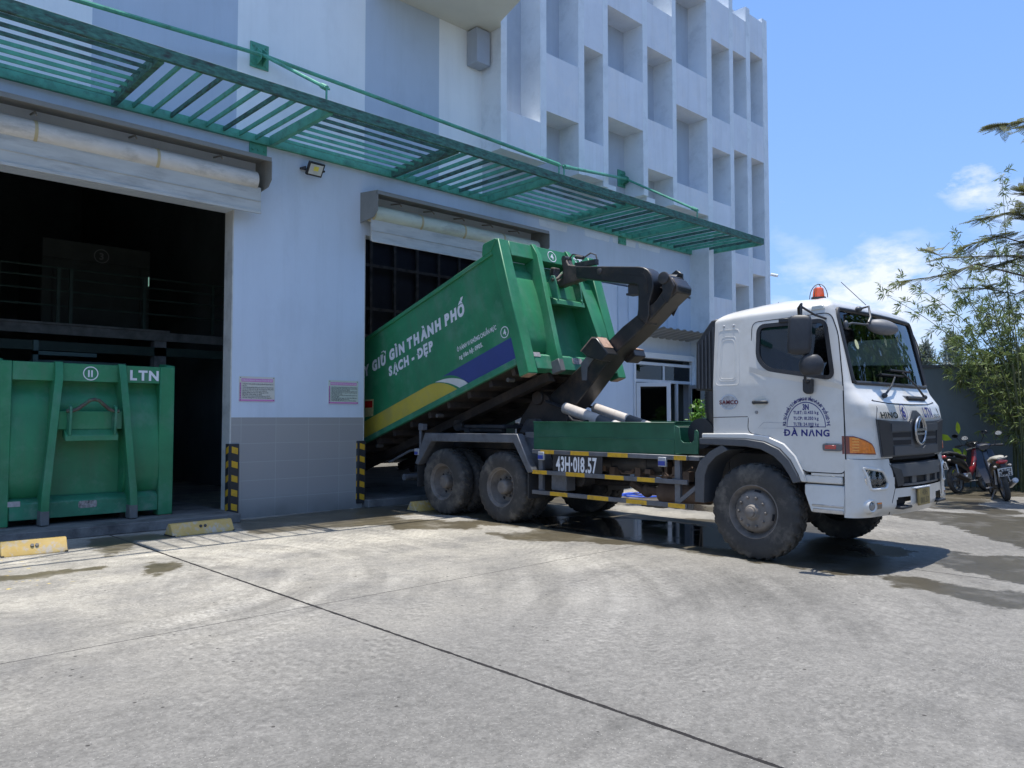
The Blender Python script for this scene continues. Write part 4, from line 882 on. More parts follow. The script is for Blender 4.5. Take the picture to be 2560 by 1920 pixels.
# hood line, front panel, grille
o = MB(); band(path, [(x_, lerp(abs(x_), [(0, 1.765), (.6, 1.772), (.93, 1.80)])) for x_ in np.linspace(-.93, .93, 40)], .006, .0, 0, SEAM, 'hood_seam', truck)
for s in (-1, 1): band(path, [(s*.90, 1.81), (s*.905, 1.72), (s*.985, 1.60), (s*.93, 1.4), (s*.88, 1.21)], .006, .0, 0, SEAM, 'panel_seam', truck)
def front_patch(pts, off, thick, m, name, par, pf=path, **k):
    # closed (x,z) outline laid over the curved front as a shallow raised panel
    bmq = bmesh.new(); pts2 = []
    for i in range(len(pts)):
        a = Vector(pts[i]); b = Vector(pts[(i+1) % len(pts)]); n = max(1, int((b-a).length/.09))
        pts2 += [tuple(a.lerp(b, t/n)) for t in range(n)]
    vs = [bmq.verts.new((p[0], 0, p[1])) for p in pts2]; f = bmq.faces.new(vs)
    xs = sorted(set([round(v, 2) for v in np.arange(-1.2, 1.21, .1)]))
    for x_ in xs: bmesh.ops.bisect_plane(bmq, geom=bmq.verts[:]+bmq.edges[:]+bmq.faces[:], plane_co=(x_, 0, 0), plane_no=(1, 0, 0))
    for z_ in np.arange(.5, 2.9, .1): bmesh.ops.bisect_plane(bmq, geom=bmq.verts[:]+bmq.edges[:]+bmq.faces[:], plane_co=(0, 0, z_), plane_no=(0, 0, 1))
    ret = bmesh.ops.extrude_face_region(bmq, geom=bmq.faces[:]); nv = [g_ for g_ in ret['geom'] if isinstance(g_, bmesh.types.BMVert)]; ns = set(nv)
    for v in bmq.verts: v.co = onpath(pf, v.co.x, v.co.z, off if v not in ns else off-thick)
    bmq.verts.index_update(); o = MB(); o.add([tuple(v.co) for v in bmq.verts], [tuple(v.index for v in f.verts) for f in bmq.faces]); bmq.free()
    return obj(name, o, m, par, smooth=30, **k)
notch = [(-.25, 1.575), (-.14, 1.66), (-.06, 1.70), (.06, 1.70), (.14, 1.66), (.25, 1.575)]
gr = front_patch([(-.985, 1.60)]+[(-.7, 1.585)]+notch+[(.7, 1.585), (.985, 1.60), (.90, 1.20), (-.90, 1.20)], .018, .03, GREY, 'grille', truck)
front_patch([(-.985, 1.597), (-.73, 1.565), (-.68, 1.44), (-.655, 1.22), (-.9, 1.215)], .028, .012, BLACK, 'grille_cheek', gr); front_patch([(.985, 1.597), (.73, 1.565), (.68, 1.44), (.655, 1.22), (.9, 1.215)], .028, .012, BLACK, 'grille_cheek', gr)
for z0, z1 in ((1.47, 1.555), ): front_patch([(-.70, z0), (-.70, z1), (-.22, z1-.01), (-.2, z0)], .034, .018, GREY, 'grille_bar', gr); front_patch([(.70, z0), (.70, z1), (.22, z1-.01), (.2, z0)], .034, .018, GREY, 'grille_bar', gr)
for sg in (-1, 1):
    for z0, z1 in ((1.405, 1.455), (1.325, 1.375), ): front_patch([(sg*.66, z0), (sg*.66, z1), (sg*.2, z1), (sg*.2, z0)], .022, .006, SEAM, 'grille_slot', gr)
front_patch([(-.66, 1.215), (-.66, 1.31), (-.22, 1.31), (-.13, 1.275), (.13, 1.275), (.22, 1.31), (.66, 1.31), (.66, 1.215)], .038, .022, GREY, 'grille_bar', gr)
front_patch([(-.64, 1.165), (-.64, 1.215), (.64, 1.215), (.64, 1.165)], .006, .02, SEAM, 'grille_slot', gr)
# emblem
o = MB(); c = onpath(path, .01, 1.473, .05); n = 40
def ering(rx, rz, r, cc): 
    q = MB(); q.tube([(cc.x+cos(2*pi*k/n)*rx, cc.y, cc.z+sin(2*pi*k/n)*rz) for k in range(n+1)], r, 8, cap=False); return q
o = place(disc2d(.165, 40, .95), c+Vector((0, .012, 0)), (1, 0, 0), (0, 0, 1)); obj('emblem_back', o, BLACK, gr, smooth=0)
o = ering(.155, .150, .015, c); o.bar(c+Vector((-.15, 0, .012)), c+Vector((.15, 0, .012)), .02, .026); o.bar(c+Vector((-.12, 0, -.035)), c+Vector((.12, 0, -.035)), .02, .022)
o.tube([c+Vector((-.085, 0, .02)), c+Vector((-.06, 0, .09)), c+Vector((0, 0, .14)), c+Vector((.06, 0, .09)), c+Vector((.085, 0, .02))], .012, 6); obj('emblem', o, mat('dull_chrome', (.42, .43, .44), .26, .9, var=.1), gr)
def front_text(body, x0, x1, z, size, bold, m, name='front_lettering', ring=None):
    t_ = text_mb(body, size, bold, 'LEFT'); mx = max(v[0] for v in t_.v); mn = min(v[0] for v in t_.v); k = (x1-x0)/(mx-mn)
    P = [onpath(path, x0+(v[0]-mn)*k, z+v[1], .018) for v in t_.v]; t_.v = [tuple(p) for p in P]; return obj(name, t_, m, truck, smooth=0)
front_text('HINO', -.90, -.50, 1.646, .088, .045, mat('dark_chrome_letters', (.12, .125, .13), .25, .7))
front_text('LTN', .27, .58, 1.682, .158, .03, LETB); front_text('500', .64, .84, 1.642, .062, .03, mat('dark_chrome_letters', (.12, .125, .13), .25, .7))
o = ring2d(.083, .092, 36, .96); o.v = [tuple(onpath(path, -.335+v[0], 1.68+v[1], .018)) for v in o.v]; T('number_mark', o, LETB, smooth=0)
front_text('6', -.377, -.293, 1.682, .155, .045, LETB, 'number_mark')
# cowl handle and dark inner gap
o = MB(); P = [onpath(path, x_, 1.845, .02) for x_ in np.linspace(.02, .62, 8)]; o.tube(P, .018, 8); T('front_grab_handle', o, BLACK)
front_patch([(-.02, 1.87), (.64, 1.87), (.68, 1.83), (.60, 1.81), (0, 1.81)], .003, .006, mat('handle_recess', (.09, .09, .09), .6), 'handle_recess', truck)
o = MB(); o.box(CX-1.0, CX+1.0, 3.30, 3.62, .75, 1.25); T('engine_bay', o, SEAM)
# corner lamps
for s in (-1, 1):
    pts = [(s*1.222, 1.425), (s*1.19, 1.425), (s*1.12, 1.385), (s*1.06, 1.345), (s*1.035, 1.30), (s*1.015, 1.232), (s*1.19, 1.238), (s*1.222, 1.238)]
    lp = front_patch(pts, .012, .02, mat('lamp_dark_red_edge', (.16, .02, .012), .3, coat=1), 'corner_lamp', truck)
    pts = [(s*1.205, 1.413), (s*1.19, 1.413), (s*1.125, 1.375), (s*1.07, 1.335), (s*1.045, 1.295), (s*1.03, 1.245), (s*1.205, 1.25)]
    front_patch(pts, .018, .008, AMBER, 'lamp_lens', lp)
    for kk in range(5):
        zz = 1.27+.03*kk; front_patch([(s*1.197, zz), (s*1.197, zz+.012), (s*1.165, zz+.012), (s*1.165, zz)], .0195, .002, mat('amber_rib', (.9, .34, .04), .15, coat=1), 'lens_rib', lp)
# bumper
def bumper():
    mb = MB(); rows = []; zs = list(np.linspace(.575, 1.18, 26))
    for z in zs:
        P = bpath(z); ys = P[-1][1]; w_ = P[-1][0]; xs = []
        dense = []
        for (a, b), (c_, d_) in zip(P, P[1:]):
            for k in range(3): dense.append((a+(c_-a)*k/3, b+(d_-b)*k/3))
        dense.append(P[-1]); dense += [(w_, ys+.02), (w_-.02, ys+.03)]
        L = [(-x_, y_) for x_, y_ in dense[::-1]][:-1]+dense
        tuck = .012 if z < .6 else 0
        rows.append([(CX+x_*(1-tuck*.3), y_+tuck, z-(.05*(1-abs(x_))*0)) for x_, y_ in L])
    n = len(rows[0]); V = [p for r_ in rows for p in r_]; F = []
    HL = rounded([(1.166, 1.10), (.90, 1.055), (.815, .93), (.85, .872), (1.10, .872)], .02, 2)
    GRL = [(-.77, 1.3), (.77, 1.3), (.70, .87), (-.70, .87)]
    for j in range(len(rows)-1):
        for i in range(n-1):
            q = [j*n+i, j*n+i+1, (j+1)*n+i+1, (j+1)*n+i]; c_ = sum((Vector(V[k]) for k in q), Vector())/4; x_ = c_.x-CX
            if inside((x_, c_.z), GRL) and c_.y < 3.5: continue
            if inside((abs(x_), c_.z), HL) and c_.y < 3.5: continue
            if inside((abs(x_), c_.z), [(.70, .66), (.66, .77), (.40, .76), (.40, .655)]): continue
            F.append(tuple(q))
    # top shelf
    mb.add(V, F); t0 = rows[-1]; base = len(mb.v)
    S = [(p[0]+(CX-p[0])*.05, p[1]+.09, p[2]+.012) for p in t0]; mb.v += S
    for i in range(n-1):
        if abs((t0[i][0]+t0[i+1][0])/2-CX) < .74 and t0[i][1] < 3.4: continue
        q = (25*n+i, 25*n+i+1, base+i+1, base+i); mb.f.append(q); mb.mi.append(0)
    return mb, HL
bmb, HLP = bumper(); bump = T('bumper', bmb, WHITE, smooth=32)
o = MB(); o.box(CX-1.15, CX+1.15, 3.42, 3.5, .64, 1.15); obj('bumper_core', o, SEAM, bump)
def bpatch(*a, **k): return front_patch(*a, pf=bpath, **k)
lg = bpatch([(-.76, 1.13), (-.69, .875), (.69, .875), (.76, 1.13)], -.03, .03, SEAM, 'lower_grille', truck)
bpatch([(-.75, 1.12), (-.70, .985), (.70, .985), (.75, 1.12)], .012, .05, GREY, 'grille_bar', lg)
bpatch([(-.745, 1.10), (-.58, 1.06), (-.55, .90), (-.67, .885)], .016, .03, BLACK, 'grille_cheek', lg); bpatch([(.745, 1.10), (.58, 1.06), (.55, .90), (.67, .885)], .016, .03, BLACK, 'grille_cheek', lg)
for x_ in (-.33, .08, .42): bpatch([(x_, .99), (x_+.11, .99), (x_+.11, .885), (x_, .885)], -.008, .02, GREY, 'grille_post', lg)
bpatch([(-.55, .905), (-.55, .883), (.55, .883), (.55, .905)], -.002, .03, GREY, 'grille_post', lg)
LENS = glass('lamp_lens_clear', (.95, .97, 1), .06, .03)
for s in (-1, 1):
    hl = [(s*a, b) for a, b in HLP]
    h_ = bpatch(hl, -.125, .01, mat('lamp_housing_silver', (.35, .35, .36), .3, .4), 'headlamp', truck)
    dl = []
    for i in range(len(hl)):
        a_, b_ = Vector(hl[i]), Vector(hl[(i+1) % len(hl)]); k_ = max(1, int((b_-a_).length/.04)); dl += [tuple(a_.lerp(b_, q_/k_)) for q_ in range(k_)]
    band(bpath, dl+[dl[0]], .016, -.002, 0, WHITE, 'lamp_surround', h_)
    c = onpath(bpath, s*1.055, .985, -.028); nr = (onpath(bpath, s*1.055, .985, 1)-onpath(bpath, s*1.055, .985, 0)).normalized(); nr = (nr+Vector((0, -.45, 0))).normalized()
    M_ = Matrix.Translation(c) @ nr.to_track_quat('Z', 'Y').to_matrix().to_4x4()
    o = MB(); o.lathe([(-.055, .02), (-.045, .05), (-.02, .092), (.008, .112), (.01, .118), (0, .12)], (0, 0, 0), 'z', 28, cap=False); o.xf(M_); obj('reflector', o, CHROME, h_)
    o = MB(); o.ball((0, 0, -.012), .02, .02, .02, 10, 8); o.bar((-.098, 0, .004), (.098, 0, .004), .006, .006); o.xf(M_); obj('bulb', o, GREY, h_)
    bpatch(hl, -.003, .003, LENS, 'lens', h_)
    bpatch([(s*.90, 1.04), (s*.82, .93), (s*.85, .88), (s*.95, .88)], -.012, .02, mat('smoky_grey', (.08, .08, .085), .3), 'lamp_cell', h_)
    c = onpath(bpath, s*1.10, .70, .004); nr2 = (onpath(bpath, s*1.08, .70, 1)-onpath(bpath, s*1.08, .70, 0)).normalized(); nr2 = (nr2+Vector((0, -.35, 0))).normalized(); M_ = Matrix.Translation(c) @ nr2.to_track_quat('Z', 'Y').to_matrix().to_4x4()
    o = MB(); o.lathe([(-.05, .095), (.0, .07), (.012, .058), (.004, .045)], (0, 0, 0), 'z', 26, cap=False); o.xf(M_); fg = T('fog_lamp', o, WHITE)
    o = MB(); o.lathe([(-.004, .045), (.006, .04), (.01, .02)], (0, 0, 0), 'z', 20); o.xf(M_); obj('lens', o, mat('fog_lens', (.25, .26, .27), .08, .5), fg)
    bpatch([(s*1.04, .735), (s*.96, .735), (s*.95, .67), (s*1.02, .665)], .003, .008, mat('fog_recess', (.25, .2, .15), .5), 'fog_recess', fg)
    bpatch([(s*1.03, .735), (s*.965, .735), (s*.965, .72), (s*1.03, .72)], .007, .005, AMBER, 'amber_reflector', fg)
    o = MB(); q = onpath(bpath, s*.53, .665, .03); o.box(q.x-.13, q.x+.13, q.y-.02, q.y+.16, .645, .675); T('bumper_step', o, BLACK, bevel=.008)
    bpatch([(s*.68, .655), (s*.65, .765), (s*.41, .755), (s*.41, .65)], -.05, .01, SEAM, 'bumper_opening', truck)
    band(bpath, [(s*.76, 1.13), (s*.70, .87), (s*.76, .72), (s*.72, .585)], .004, 0, 0, SEAM, 'bumper_seam', truck)
o = MB(); c = onpath(bpath, -.11, .755, .02); o.box(c.x-.165, c.x+.165, c.y-.012, c.y+.01, .66, .845); npl = T('number_plate', o, mat('faded_yellow_plate', (.36, .26, .09), .55, var=.2, scale=9, dirt=(.2, .15, .07), dirt_amt=.6, dirt_scale=8), bevel=.004)
for body, z in (('43H', .80), ('018.57', .715)):
    t_ = text_mb(body, .085, .02); place(t_, (c.x, c.y-.014, z), (1.1, 0, 0), (0, 0, 1)); obj('plate_number', t_, mat('plate_digits_worn', (.17, .13, .06), .6), npl, smooth=0)
o = MB(); o.box(c.x-.26, c.x+.18, c.y-.015, c.y+.03, .85, .862); T('plate_holder', o, LETW)
# steps
for s in (-1, 1):
    a, b = sorted((CX+s*1.215, CX+s*.95))
    o = MB(); o.prism([(3.50, .60), (3.50, .90), (3.94, .90), (3.94, .80), (3.87, .60)], 0, a, b); st = T('entry_step', o, mat('step_white_paint', (.66, .66, .63), .4, var=.05, dirt=(.4, .38, .33), dirt_amt=.4), bevel=.012)
    xs_ = CX+s*1.222
    o = MB(); a, b = sorted((xs_, xs_-s*.2)); o.box(a, b, 3.515, 3.85, .60, .645); o.box(a, b, 3.515, 3.86, .665, .69); obj('tread_bar', o, mat('polished_aluminium', (.5, .48, .45), .3, .8, var=.2, scale=10), st, bevel=.006)
    o = MB(); a, b = sorted((CX+s*1.222, CX+s*.9)); o.box(a, b, 3.52, 3.93, .915, 1.0); T('door_sill', o, WHITE, bevel=.012)
# mudguard over front wheel
def arcband(outer, inner, xa, xb_, name, m, par=None, **k):
    o = MB(); n = len(outer); V = [(xa, y, z) for y, z in outer]+[(xa, y, z) for y, z in inner]+[(xb_, y, z) for y, z in outer]+[(xb_, y, z) for y, z in inner]
    F = []
    for i in range(n-1): F += [(i, i+1, n+i+1, n+i), (2*n+i, 2*n+i+1, 3*n+i+1, 3*n+i), (i, i+1, 2*n+i+1, 2*n+i), (n+i, n+i+1, 3*n+i+1, 3*n+i)]
    F += [(0, n, 3*n, 2*n), (n-1, 2*n-1, 4*n-1, 3*n-1)]
    o.add(V, F); return T(name, o, m, par, **k)
for s in (-1, 1):
    xa, xb_ = CX+s*1.262, CX+s*.85
    o1 = [(5.20, 1.43), (4.62, 1.44), (4.35, 1.41), (4.15, 1.33), (4.02, 1.20), (3.935, 1.03), (3.90, .92)]
    o2 = [(5.20, 1.37), (4.62, 1.375), (4.38, 1.345), (4.20, 1.27), (4.08, 1.15), (3.995, 1.0), (3.965, .92)]
    arcband(o1, o2, CX+s*1.255, CX+s*1.1, 'wing', WHITE, bevel=.012)
    i1 = o2; i2 = [(5.22, 1.30), (4.60, 1.285), (4.42, 1.26), (4.27, 1.19), (4.17, 1.10), (4.09, .99), (4.045, .90)]
    arcband([(5.22, 1.372)]+[(y, z) for y, z in o2[1:]], i2, CX+s*1.275, CX+s*.85, 'wheel_arch_flare', GREY, bevel=.008)
    q1 = [(4.92, 1.30), (5.08, 1.22), (5.22, 1.10), (5.29, .95), (5.30, .60)]; q2 = [(4.84, 1.24), (5.00, 1.16), (5.11, 1.05), (5.16, .92), (5.17, .60)]
    arcband(q1, q2, CX+s*1.265, CX+s*.85, 'mud_flap', GREY, bevel=.006)
# roof gear
bc = root  # noqa
o = MB(); o.lathe([(0, .08), (.015, .08), (.02, .066), (.04, .066), (.115, .056), (.128, .04), (.13, 0.001)], (CX-.40, 4.12, 3.035), 'z', 24); bcn = T('beacon', o, mat('orange_beacon', (.85, .12, .02), .18, var=.1, coat=1))
o = MB(); o.lathe([(-.02, .085), (.012, .083)], (CX-.40, 4.12, 3.035), 'z', 24); obj('beacon_base', o, STEEL, bcn)
for ang in (0, pi/2): o = MB(); o.tube([(CX-.40+cos(ang)*.11*cos(t_), 4.12+sin(ang)*.11*cos(t_), 3.035+.17*sin(t_)) for t_ in np.linspace(0, pi, 15)], .005, 5); obj('beacon_guard', o, STEEL, bcn)
o = MB(); o.tube([(9.0, 3.58, 2.90), (9.0, 3.86, 3.2)], .004, 5); T('antenna', o, SEAM)
o = MB(); o.tube([(9.5, 4.9, 2.95), (9.5, 4.9, 3.13)], .004, 5); T('antenna', o, SEAM)
o = MB(); o.prism(rounded([(3.70, 2.79), (3.86, 2.785), (3.85, 2.84), (3.72, 2.845)], .02), 0, CX-1.17, CX-1.09); T('roof_marker', o, mat('cream_lens', (.6, .58, .5), .2, coat=1), bevel=.01)
# side mirror
for s in (-1,):
    c = Vector((CX+s*1.49, 3.83, 2.50))
    M_ = Matrix.Translation(c) @ Euler((R(0), R(3), R(-72))).to_matrix().to_4x4()
    o = MB(); q = rounded([(-.125, -.065), (.125, -.065), (.115, .06), (-.115, .06)], .05, 5)
    rows = [[(x_*k, y_*k, z_) for x_, y_ in q+[q[0]]] for z_, k in ((-.215, .55), (-.20, .88), (-.15, 1), (.15, .97), (.19, .85), (.205, .5))]
    o.grid(rows); o.add([rows[0][i] for i in range(len(q))], [tuple(range(len(q)))]); o.add([rows[-1][i] for i in range(len(q))], [tuple(range(len(q)))]); o.xf(M_)
    mr_ = T('side_mirror', o, BLACK, smooth=50)
    o = MB(); o.box(-.10, .10, .061, .066, -.17, .17); o.xf(M_); obj('mirror_glass', o, CHROME, mr_)
    c2 = Vector((CX+s*1.47, 3.72, 2.165)); M2 = Matrix.Translation(c2) @ Euler((0, 0, R(-70))).to_matrix().to_4x4()
    o = MB(); o.ball((0, 0, 0), .125, .075, .135, 20, 12); o.v = [(x_, min(y_, .035), max(min(z_, .115), -.10)) for x_, y_, z_ in o.v]; o.xf(M2); T('wide_mirror', o, BLACK, smooth=60)
    o = MB(); X_ = CX+s*1.45
    o.tube([(CX+s*1.15, 3.95, 2.72), (CX+s*1.30, 3.93, 2.74), (X_, 3.86, 2.79), (X_+s*.02, 3.82, 2.83), (X_+s*.03, 3.82, 2.72), (X_+s*.03, 3.80, 2.4), (X_+s*.03, 3.78, 2.2), (X_, 3.80, 2.02), (CX+s*1.36, 3.83, 2.0), (CX+s*1.27, 3.85, 2.0)], .015, 8)
    o.tube([(CX+s*1.15, 3.68, 2.68), (CX+s*1.3, 3.75, 2.72), (X_+s*.02, 3.82, 2.80)], .012, 6); T('mirror_arm', o, BLACK)
    o = MB(); o.prism(rounded([(3.80, 2.04), (3.90, 2.04), (3.90, 1.90), (3.86, 1.87), (3.81, 1.88)], .02), 0, *sorted((CX+s*1.228, CX+s*1.31))); T('mirror_bracket', o, BLACK, bevel=.012, seg=2)
    o = MB(); o.box(*sorted((sideX(2.7, s, .0), sideX(2.7, s, .035))), 4.10, 4.22, 2.685, 2.73); T('rain_bracket', o, BLACK, bevel=.006)
# front round mirror on its arms
c = Vector((CX-.58, 3.33, 2.61))
o = MB(); o.ball((0, 0, 0), .165, .09, .085, 26, 14); M_ = Matrix.Translation(c) @ Euler((0, R(14), R(-62))).to_matrix().to_4x4(); o.xf(M_); fm = T('front_mirror', o, mat('matte_grey_plastic', (.15, .15, .155), .5, var=.1, scale=20), smooth=60)
o = MB(); A = onpath(path, -.99, 2.62, .03); Bq = onpath(path, -.62, 2.83, .05)
o.tube([A, (CX-.95, 3.50, 2.64), c+Vector((-.08, .12, .03))], .011, 8); o.tube([Bq, Bq+Vector((.02, -.10, .02)), (CX-.66, 3.42, 2.72), (CX-.72, 3.42, 2.66)], .013, 8); o.ball(A, .025, .03, .05, 10, 8); o.ball(Bq, .045, .04, .03, 10, 8)
obj('mirror_arm', o, GREY, fm)
# air intake stack behind the cab
o = MB(); o.prism([(5.14, 2.84), (5.24, 2.82), (5.46, 2.56), (5.47, 1.96), (5.14, 1.95)], 0, 8.42, 8.66); T('air_intake', o, BLACK, bevel=.015)
for k in range(5): o = MB(); o.box(8.40, 8.42, 5.19+k*.052, 5.205+k*.052, 1.98, 2.74-k*.05); T('intake_rib', o, GREY)
o = MB(); o.tube([(8.54, 5.30, 1.95), (8.54, 5.30, 1.72), (8.56, 5.28, 1.55), (8.62, 5.2, 1.4)], .095, 14)
for k in range(7): o.lathe([(-.008, .105), (.008, .105)], (8.54, 5.30, 1.90-k*.035), 'z', 16)
T('intake_hose', o, BLACK); o = MB(); o.lathe([(0, .19), (.5, .19)], (8.45, 5.42, 1.42), 'x', 26); T('air_cleaner', o, BLACK)
o = MB(); o.box(8.66, 10.2, 5.13, 5.3, 1.2, 2.7); T('cab_back_panel', o, STEEL)
# ---- wheels
def tyre_profile(R_, wd, n=72, lug=.012):
    prof = [(.0+.012, .30), (.0, .34), (-.004, .42), (.004, .47), (.02, R_-.03), (.035, R_-.012), (.06, R_), (wd-.06, R_), (wd-.035, R_-.012), (wd-.02, R_-.03), (wd, .45), (wd, .34), (wd-.012, .30)]
    return prof
def tyre_mb(c, s, wd=.285, R_=.548, n=112):
    # lugged tread: shoulder and crown blocks staggered round the circumference
    prof = tyre_profile(R_, wd); c = Vector(c); V = []; m = len(prof)
    for i, (a, r) in enumerate(prof):
        for k in range(n):
            t = 2*pi*k/n; rr = r; ph = k % 4
            if i in (4, 5): rr = r-(.016 if ph < 1.5 else 0)
            if i in (8, 9): rr = r-(.016 if ph >= 2 else 0)
            if i == 6: rr = r-(.018 if ph < 1.5 else 0)
            if i == 7: rr = r-(.018 if ph >= 2 else 0)
            V.append((c.x+a*s, c.y+cos(t)*rr, c.z+sin(t)*rr))
    F = [(i*n+k, i*n+(k+1) % n, (i+1)*n+(k+1) % n, (i+1)*n+k) for i in range(m-1) for k in range(n)]
    o = MB(); o.add(V, F); return o
def tread_blocks(c, s, wd=.285, R_=.548):
    o = MB()
    for k in range(28):
        t = 2*pi*k/28
        for (a, dt, w_, h_) in ((wd*.36, 0, .035, .05), (wd*.64, .11, .035, .05), (wd*.5, .055, .02, .06)):
            tt = t+dt; d = Vector((0, cos(tt), sin(tt))); q = Vector((0, -sin(tt), cos(tt)))
            p = Vector(c)+Vector((a*s, 0, 0))+d*(R_-.004); ex = (Vector((1, 0, 0))+q*(.5 if a < wd/2 else -.5)).normalized(); o.obox(p, ex, d.cross(ex), d, w_, .016, .008)
    return o
def wheel(x, y, s, front, name='wheel', outer=True, par=None):
    # x: outer face; s=+1 when the wheel's outside faces -x
    c = (x, y, .546)
    t = T(name, tyre_mb(c, s), RUBBER, smooth=38)
    t.name = name
    obj('tread', tread_blocks(c, s), RUBBER, t)
    r = MB()
    if front:
        prof = [(.03, .31), (.012, .315), (.008, .30), (.03, .285), (.045, .275), (.075, .262), (.085, .25), (.03, .228), (.008, .205), (-.004, .17), (-.004, .10), (-.02, .085), (-.045, .072), (-.05, .055), (-.052, .0005)]
        r.lathe(prof, c, 'x', 48, s, cap=False); r = obj('rim', r, RIM, t)
        b = MB()
        for k in range(10):
            a = 2*pi*k/10; b.lathe([(.012, .017), (-.018, .016), (-.03, .010), (-.032, .0005)], (c[0], c[1]+cos(a)*.168, c[2]+sin(a)*.168), 'x', 8, s)
        b.lathe([(-.03, .06), (-.075, .055), (-.08, .045), (-.08, .0005)], c, 'x', 20, s); obj('wheel_nut', b, RIM, t)
        h = MB()
        for k in range(4):
            a0 = pi/2*k+.2
            q = [(c[0]+s*.022*1, c[1]+cos(a0+d)*rr, c[2]+sin(a0+d)*rr) for rr, ds in ((.249, (-.16, -.08, 0, .08, .16)), (.232, (.16, .08, 0, -.08, -.16))) for d in ds]
            q = [(p[0]+s*(.028 if i < 5 else .004), p[1], p[2]) for i, p in enumerate(q)]; h.add(q, [tuple(range(10))])
        obj('hand_hole', h, SEAM, t, smooth=0)
    elif outer:
        prof = [(.03, .31), (.012, .318), (.008, .305), (.03, .285), (.045, .28), (.05, .265), (.16, .245), (.185, .22), (.19, .15), (.185, .10)]
        r.lathe(prof, c, 'x', 44, s, cap=False); r.mats = []; obj('rim', r, RIM, t)
        b = MB(); b.lathe([(.19, .115), (.06, .11), (.045, .10), (.03, .085), (.028, .0005)], c, 'x', 24, s)
        for k in range(10):
            a = 2*pi*k/10; b.lathe([(.19, .018), (.15, .016), (.148, .0005)], (c[0], c[1]+cos(a)*.145, c[2]+sin(a)*.145), 'x', 7, s)
            b.lathe([(.05, .010), (.035, .010), (.034, .0005)], (c[0], c[1]+cos(a)*.085, c[2]+sin(a)*.085), 'x', 7, s)
        obj('hub', b, RIM, t)
        h = MB()
        for k in range(4):
            a = pi/2*k+.5; h.add([(c[0]+s*.184, c[1]+cos(a)*.20+cos(q)*.028, c[2]+sin(a)*.20+sin(q)*.028) for q in np.linspace(0, 2*pi, 9)[:-1]], [tuple(range(8))])
        obj('hand_hole', h, SEAM, t, smooth=0)
    else:
        r.lathe([(.02, .31), (.05, .28), (.2, .25), (.22, .0005)], c, 'x', 30, s); obj('rim', r, STEEL, t)
    return t
for s in (1, -1):
    X_ = lambda d: CX-s*(1.25-d)
    wheel(CX-s*1.255, 4.54, s, True)
    for y in (10.25, 8.81):
        wheel(CX-s*1.225, y, s, False); wheel(CX-s*.90, y, s, False, outer=False)
# ---- chassis
for s in (-1, 1):
    o = MB(); o.box(CX+s*.42-.04, CX+s*.42+.04, 4.0, 11.1, .82, 1.08); T('chassis_rail', o, STEEL, bevel=.008)
    o = MB(); o.box(CX+s*.40-.06, CX+s*.40+.06, 5.5, 11.3, 1.09, 1.24); T('subframe_rail', o, STEEL, bevel=.008)
o = MB()
for y in (4.2, 5.6, 6.6, 7.6, 8.8, 9.5, 10.3, 11.05): o.box(CX-.38, CX+.38, y-.05, y+.05, .85, 1.2)
T('cross_member', o, STEEL)
for y in (4.54, 8.81, 10.25): o = MB(); o.tube([(CX-.95, y, .546), (CX+.95, y, .546)], .075, 12); o.ball((CX, y, .546), .22, .24, .24); T('axle', o, STEEL)
o = MB(); o.tube([(CX, 5.0, .75), (CX, 8.6, .58)], .05, 10); T('drive_shaft', o, STEEL)
o = MB(); o.box(CX-.5, CX+.5, 3.8, 5.3, .6, 1.2); T('engine_block', o, STEEL, bevel=.03)
o = MB(); o.tube([(8.62, 6.05, 1.0), (8.62, 7.2, 1.0)], .135, 18); 
for yy in (6.3, 6.9): o.lathe([(-.01, .142), (.01, .142)], (8.62, yy, 1.0), 'y', 18)
T('air_tank', o, STEEL)
RB = mat('dusty_brown_part', (.13, .085, .06), .75, var=.3, scale=5, dirt=(.2, .15, .11), dirt_amt=.5)
o = MB(); o.tube([(8.85, 5.55, .62), (8.85, 6.3, .60), ], .135, 18); o.tube([(8.85, 5.35, .62), (8.85, 5.56, .62)], .11, 16); o.tube([(8.85, 6.3, .60), (8.86, 6.5, .62), (8.9, 6.65, .60), (8.92, 6.85, .68)], .06, 10); o.ball((8.86, 6.55, .60), .09); T('exhaust_silencer', o, RB)
o = MB(); o.box(9.75, 10.45, 5.6, 6.6, .62, 1.1); T('fuel_tank', o, STEEL, bevel=.05, seg=2)
o = MB(); o.box(8.78, 9.0, 7.62, 7.95, .62, .95); o.tube([(8.55, 7.55, .72), (8.8, 7.55, .72)], .11, 14); T('battery_box', o, STEEL, bevel=.01)
o = MB()
for k in range(9):
    y0 = 5.55+random.random()*1.6; o.tube([(8.5+.1*random.random(), y0, 1.0-.25*random.random()), (8.55, y0+.2, .85), (8.6, y0+.3+.2*random.random(), 1.05)], .014, 5)
for k in range(8):
    y0 = 5.6+.2*k; o.box(8.45+.05*(k % 3), 8.56+.05*(k % 3), y0, y0+.09, .80+.07*(k % 2), .93+.05*(k % 3))
T('air_line', o, RB)
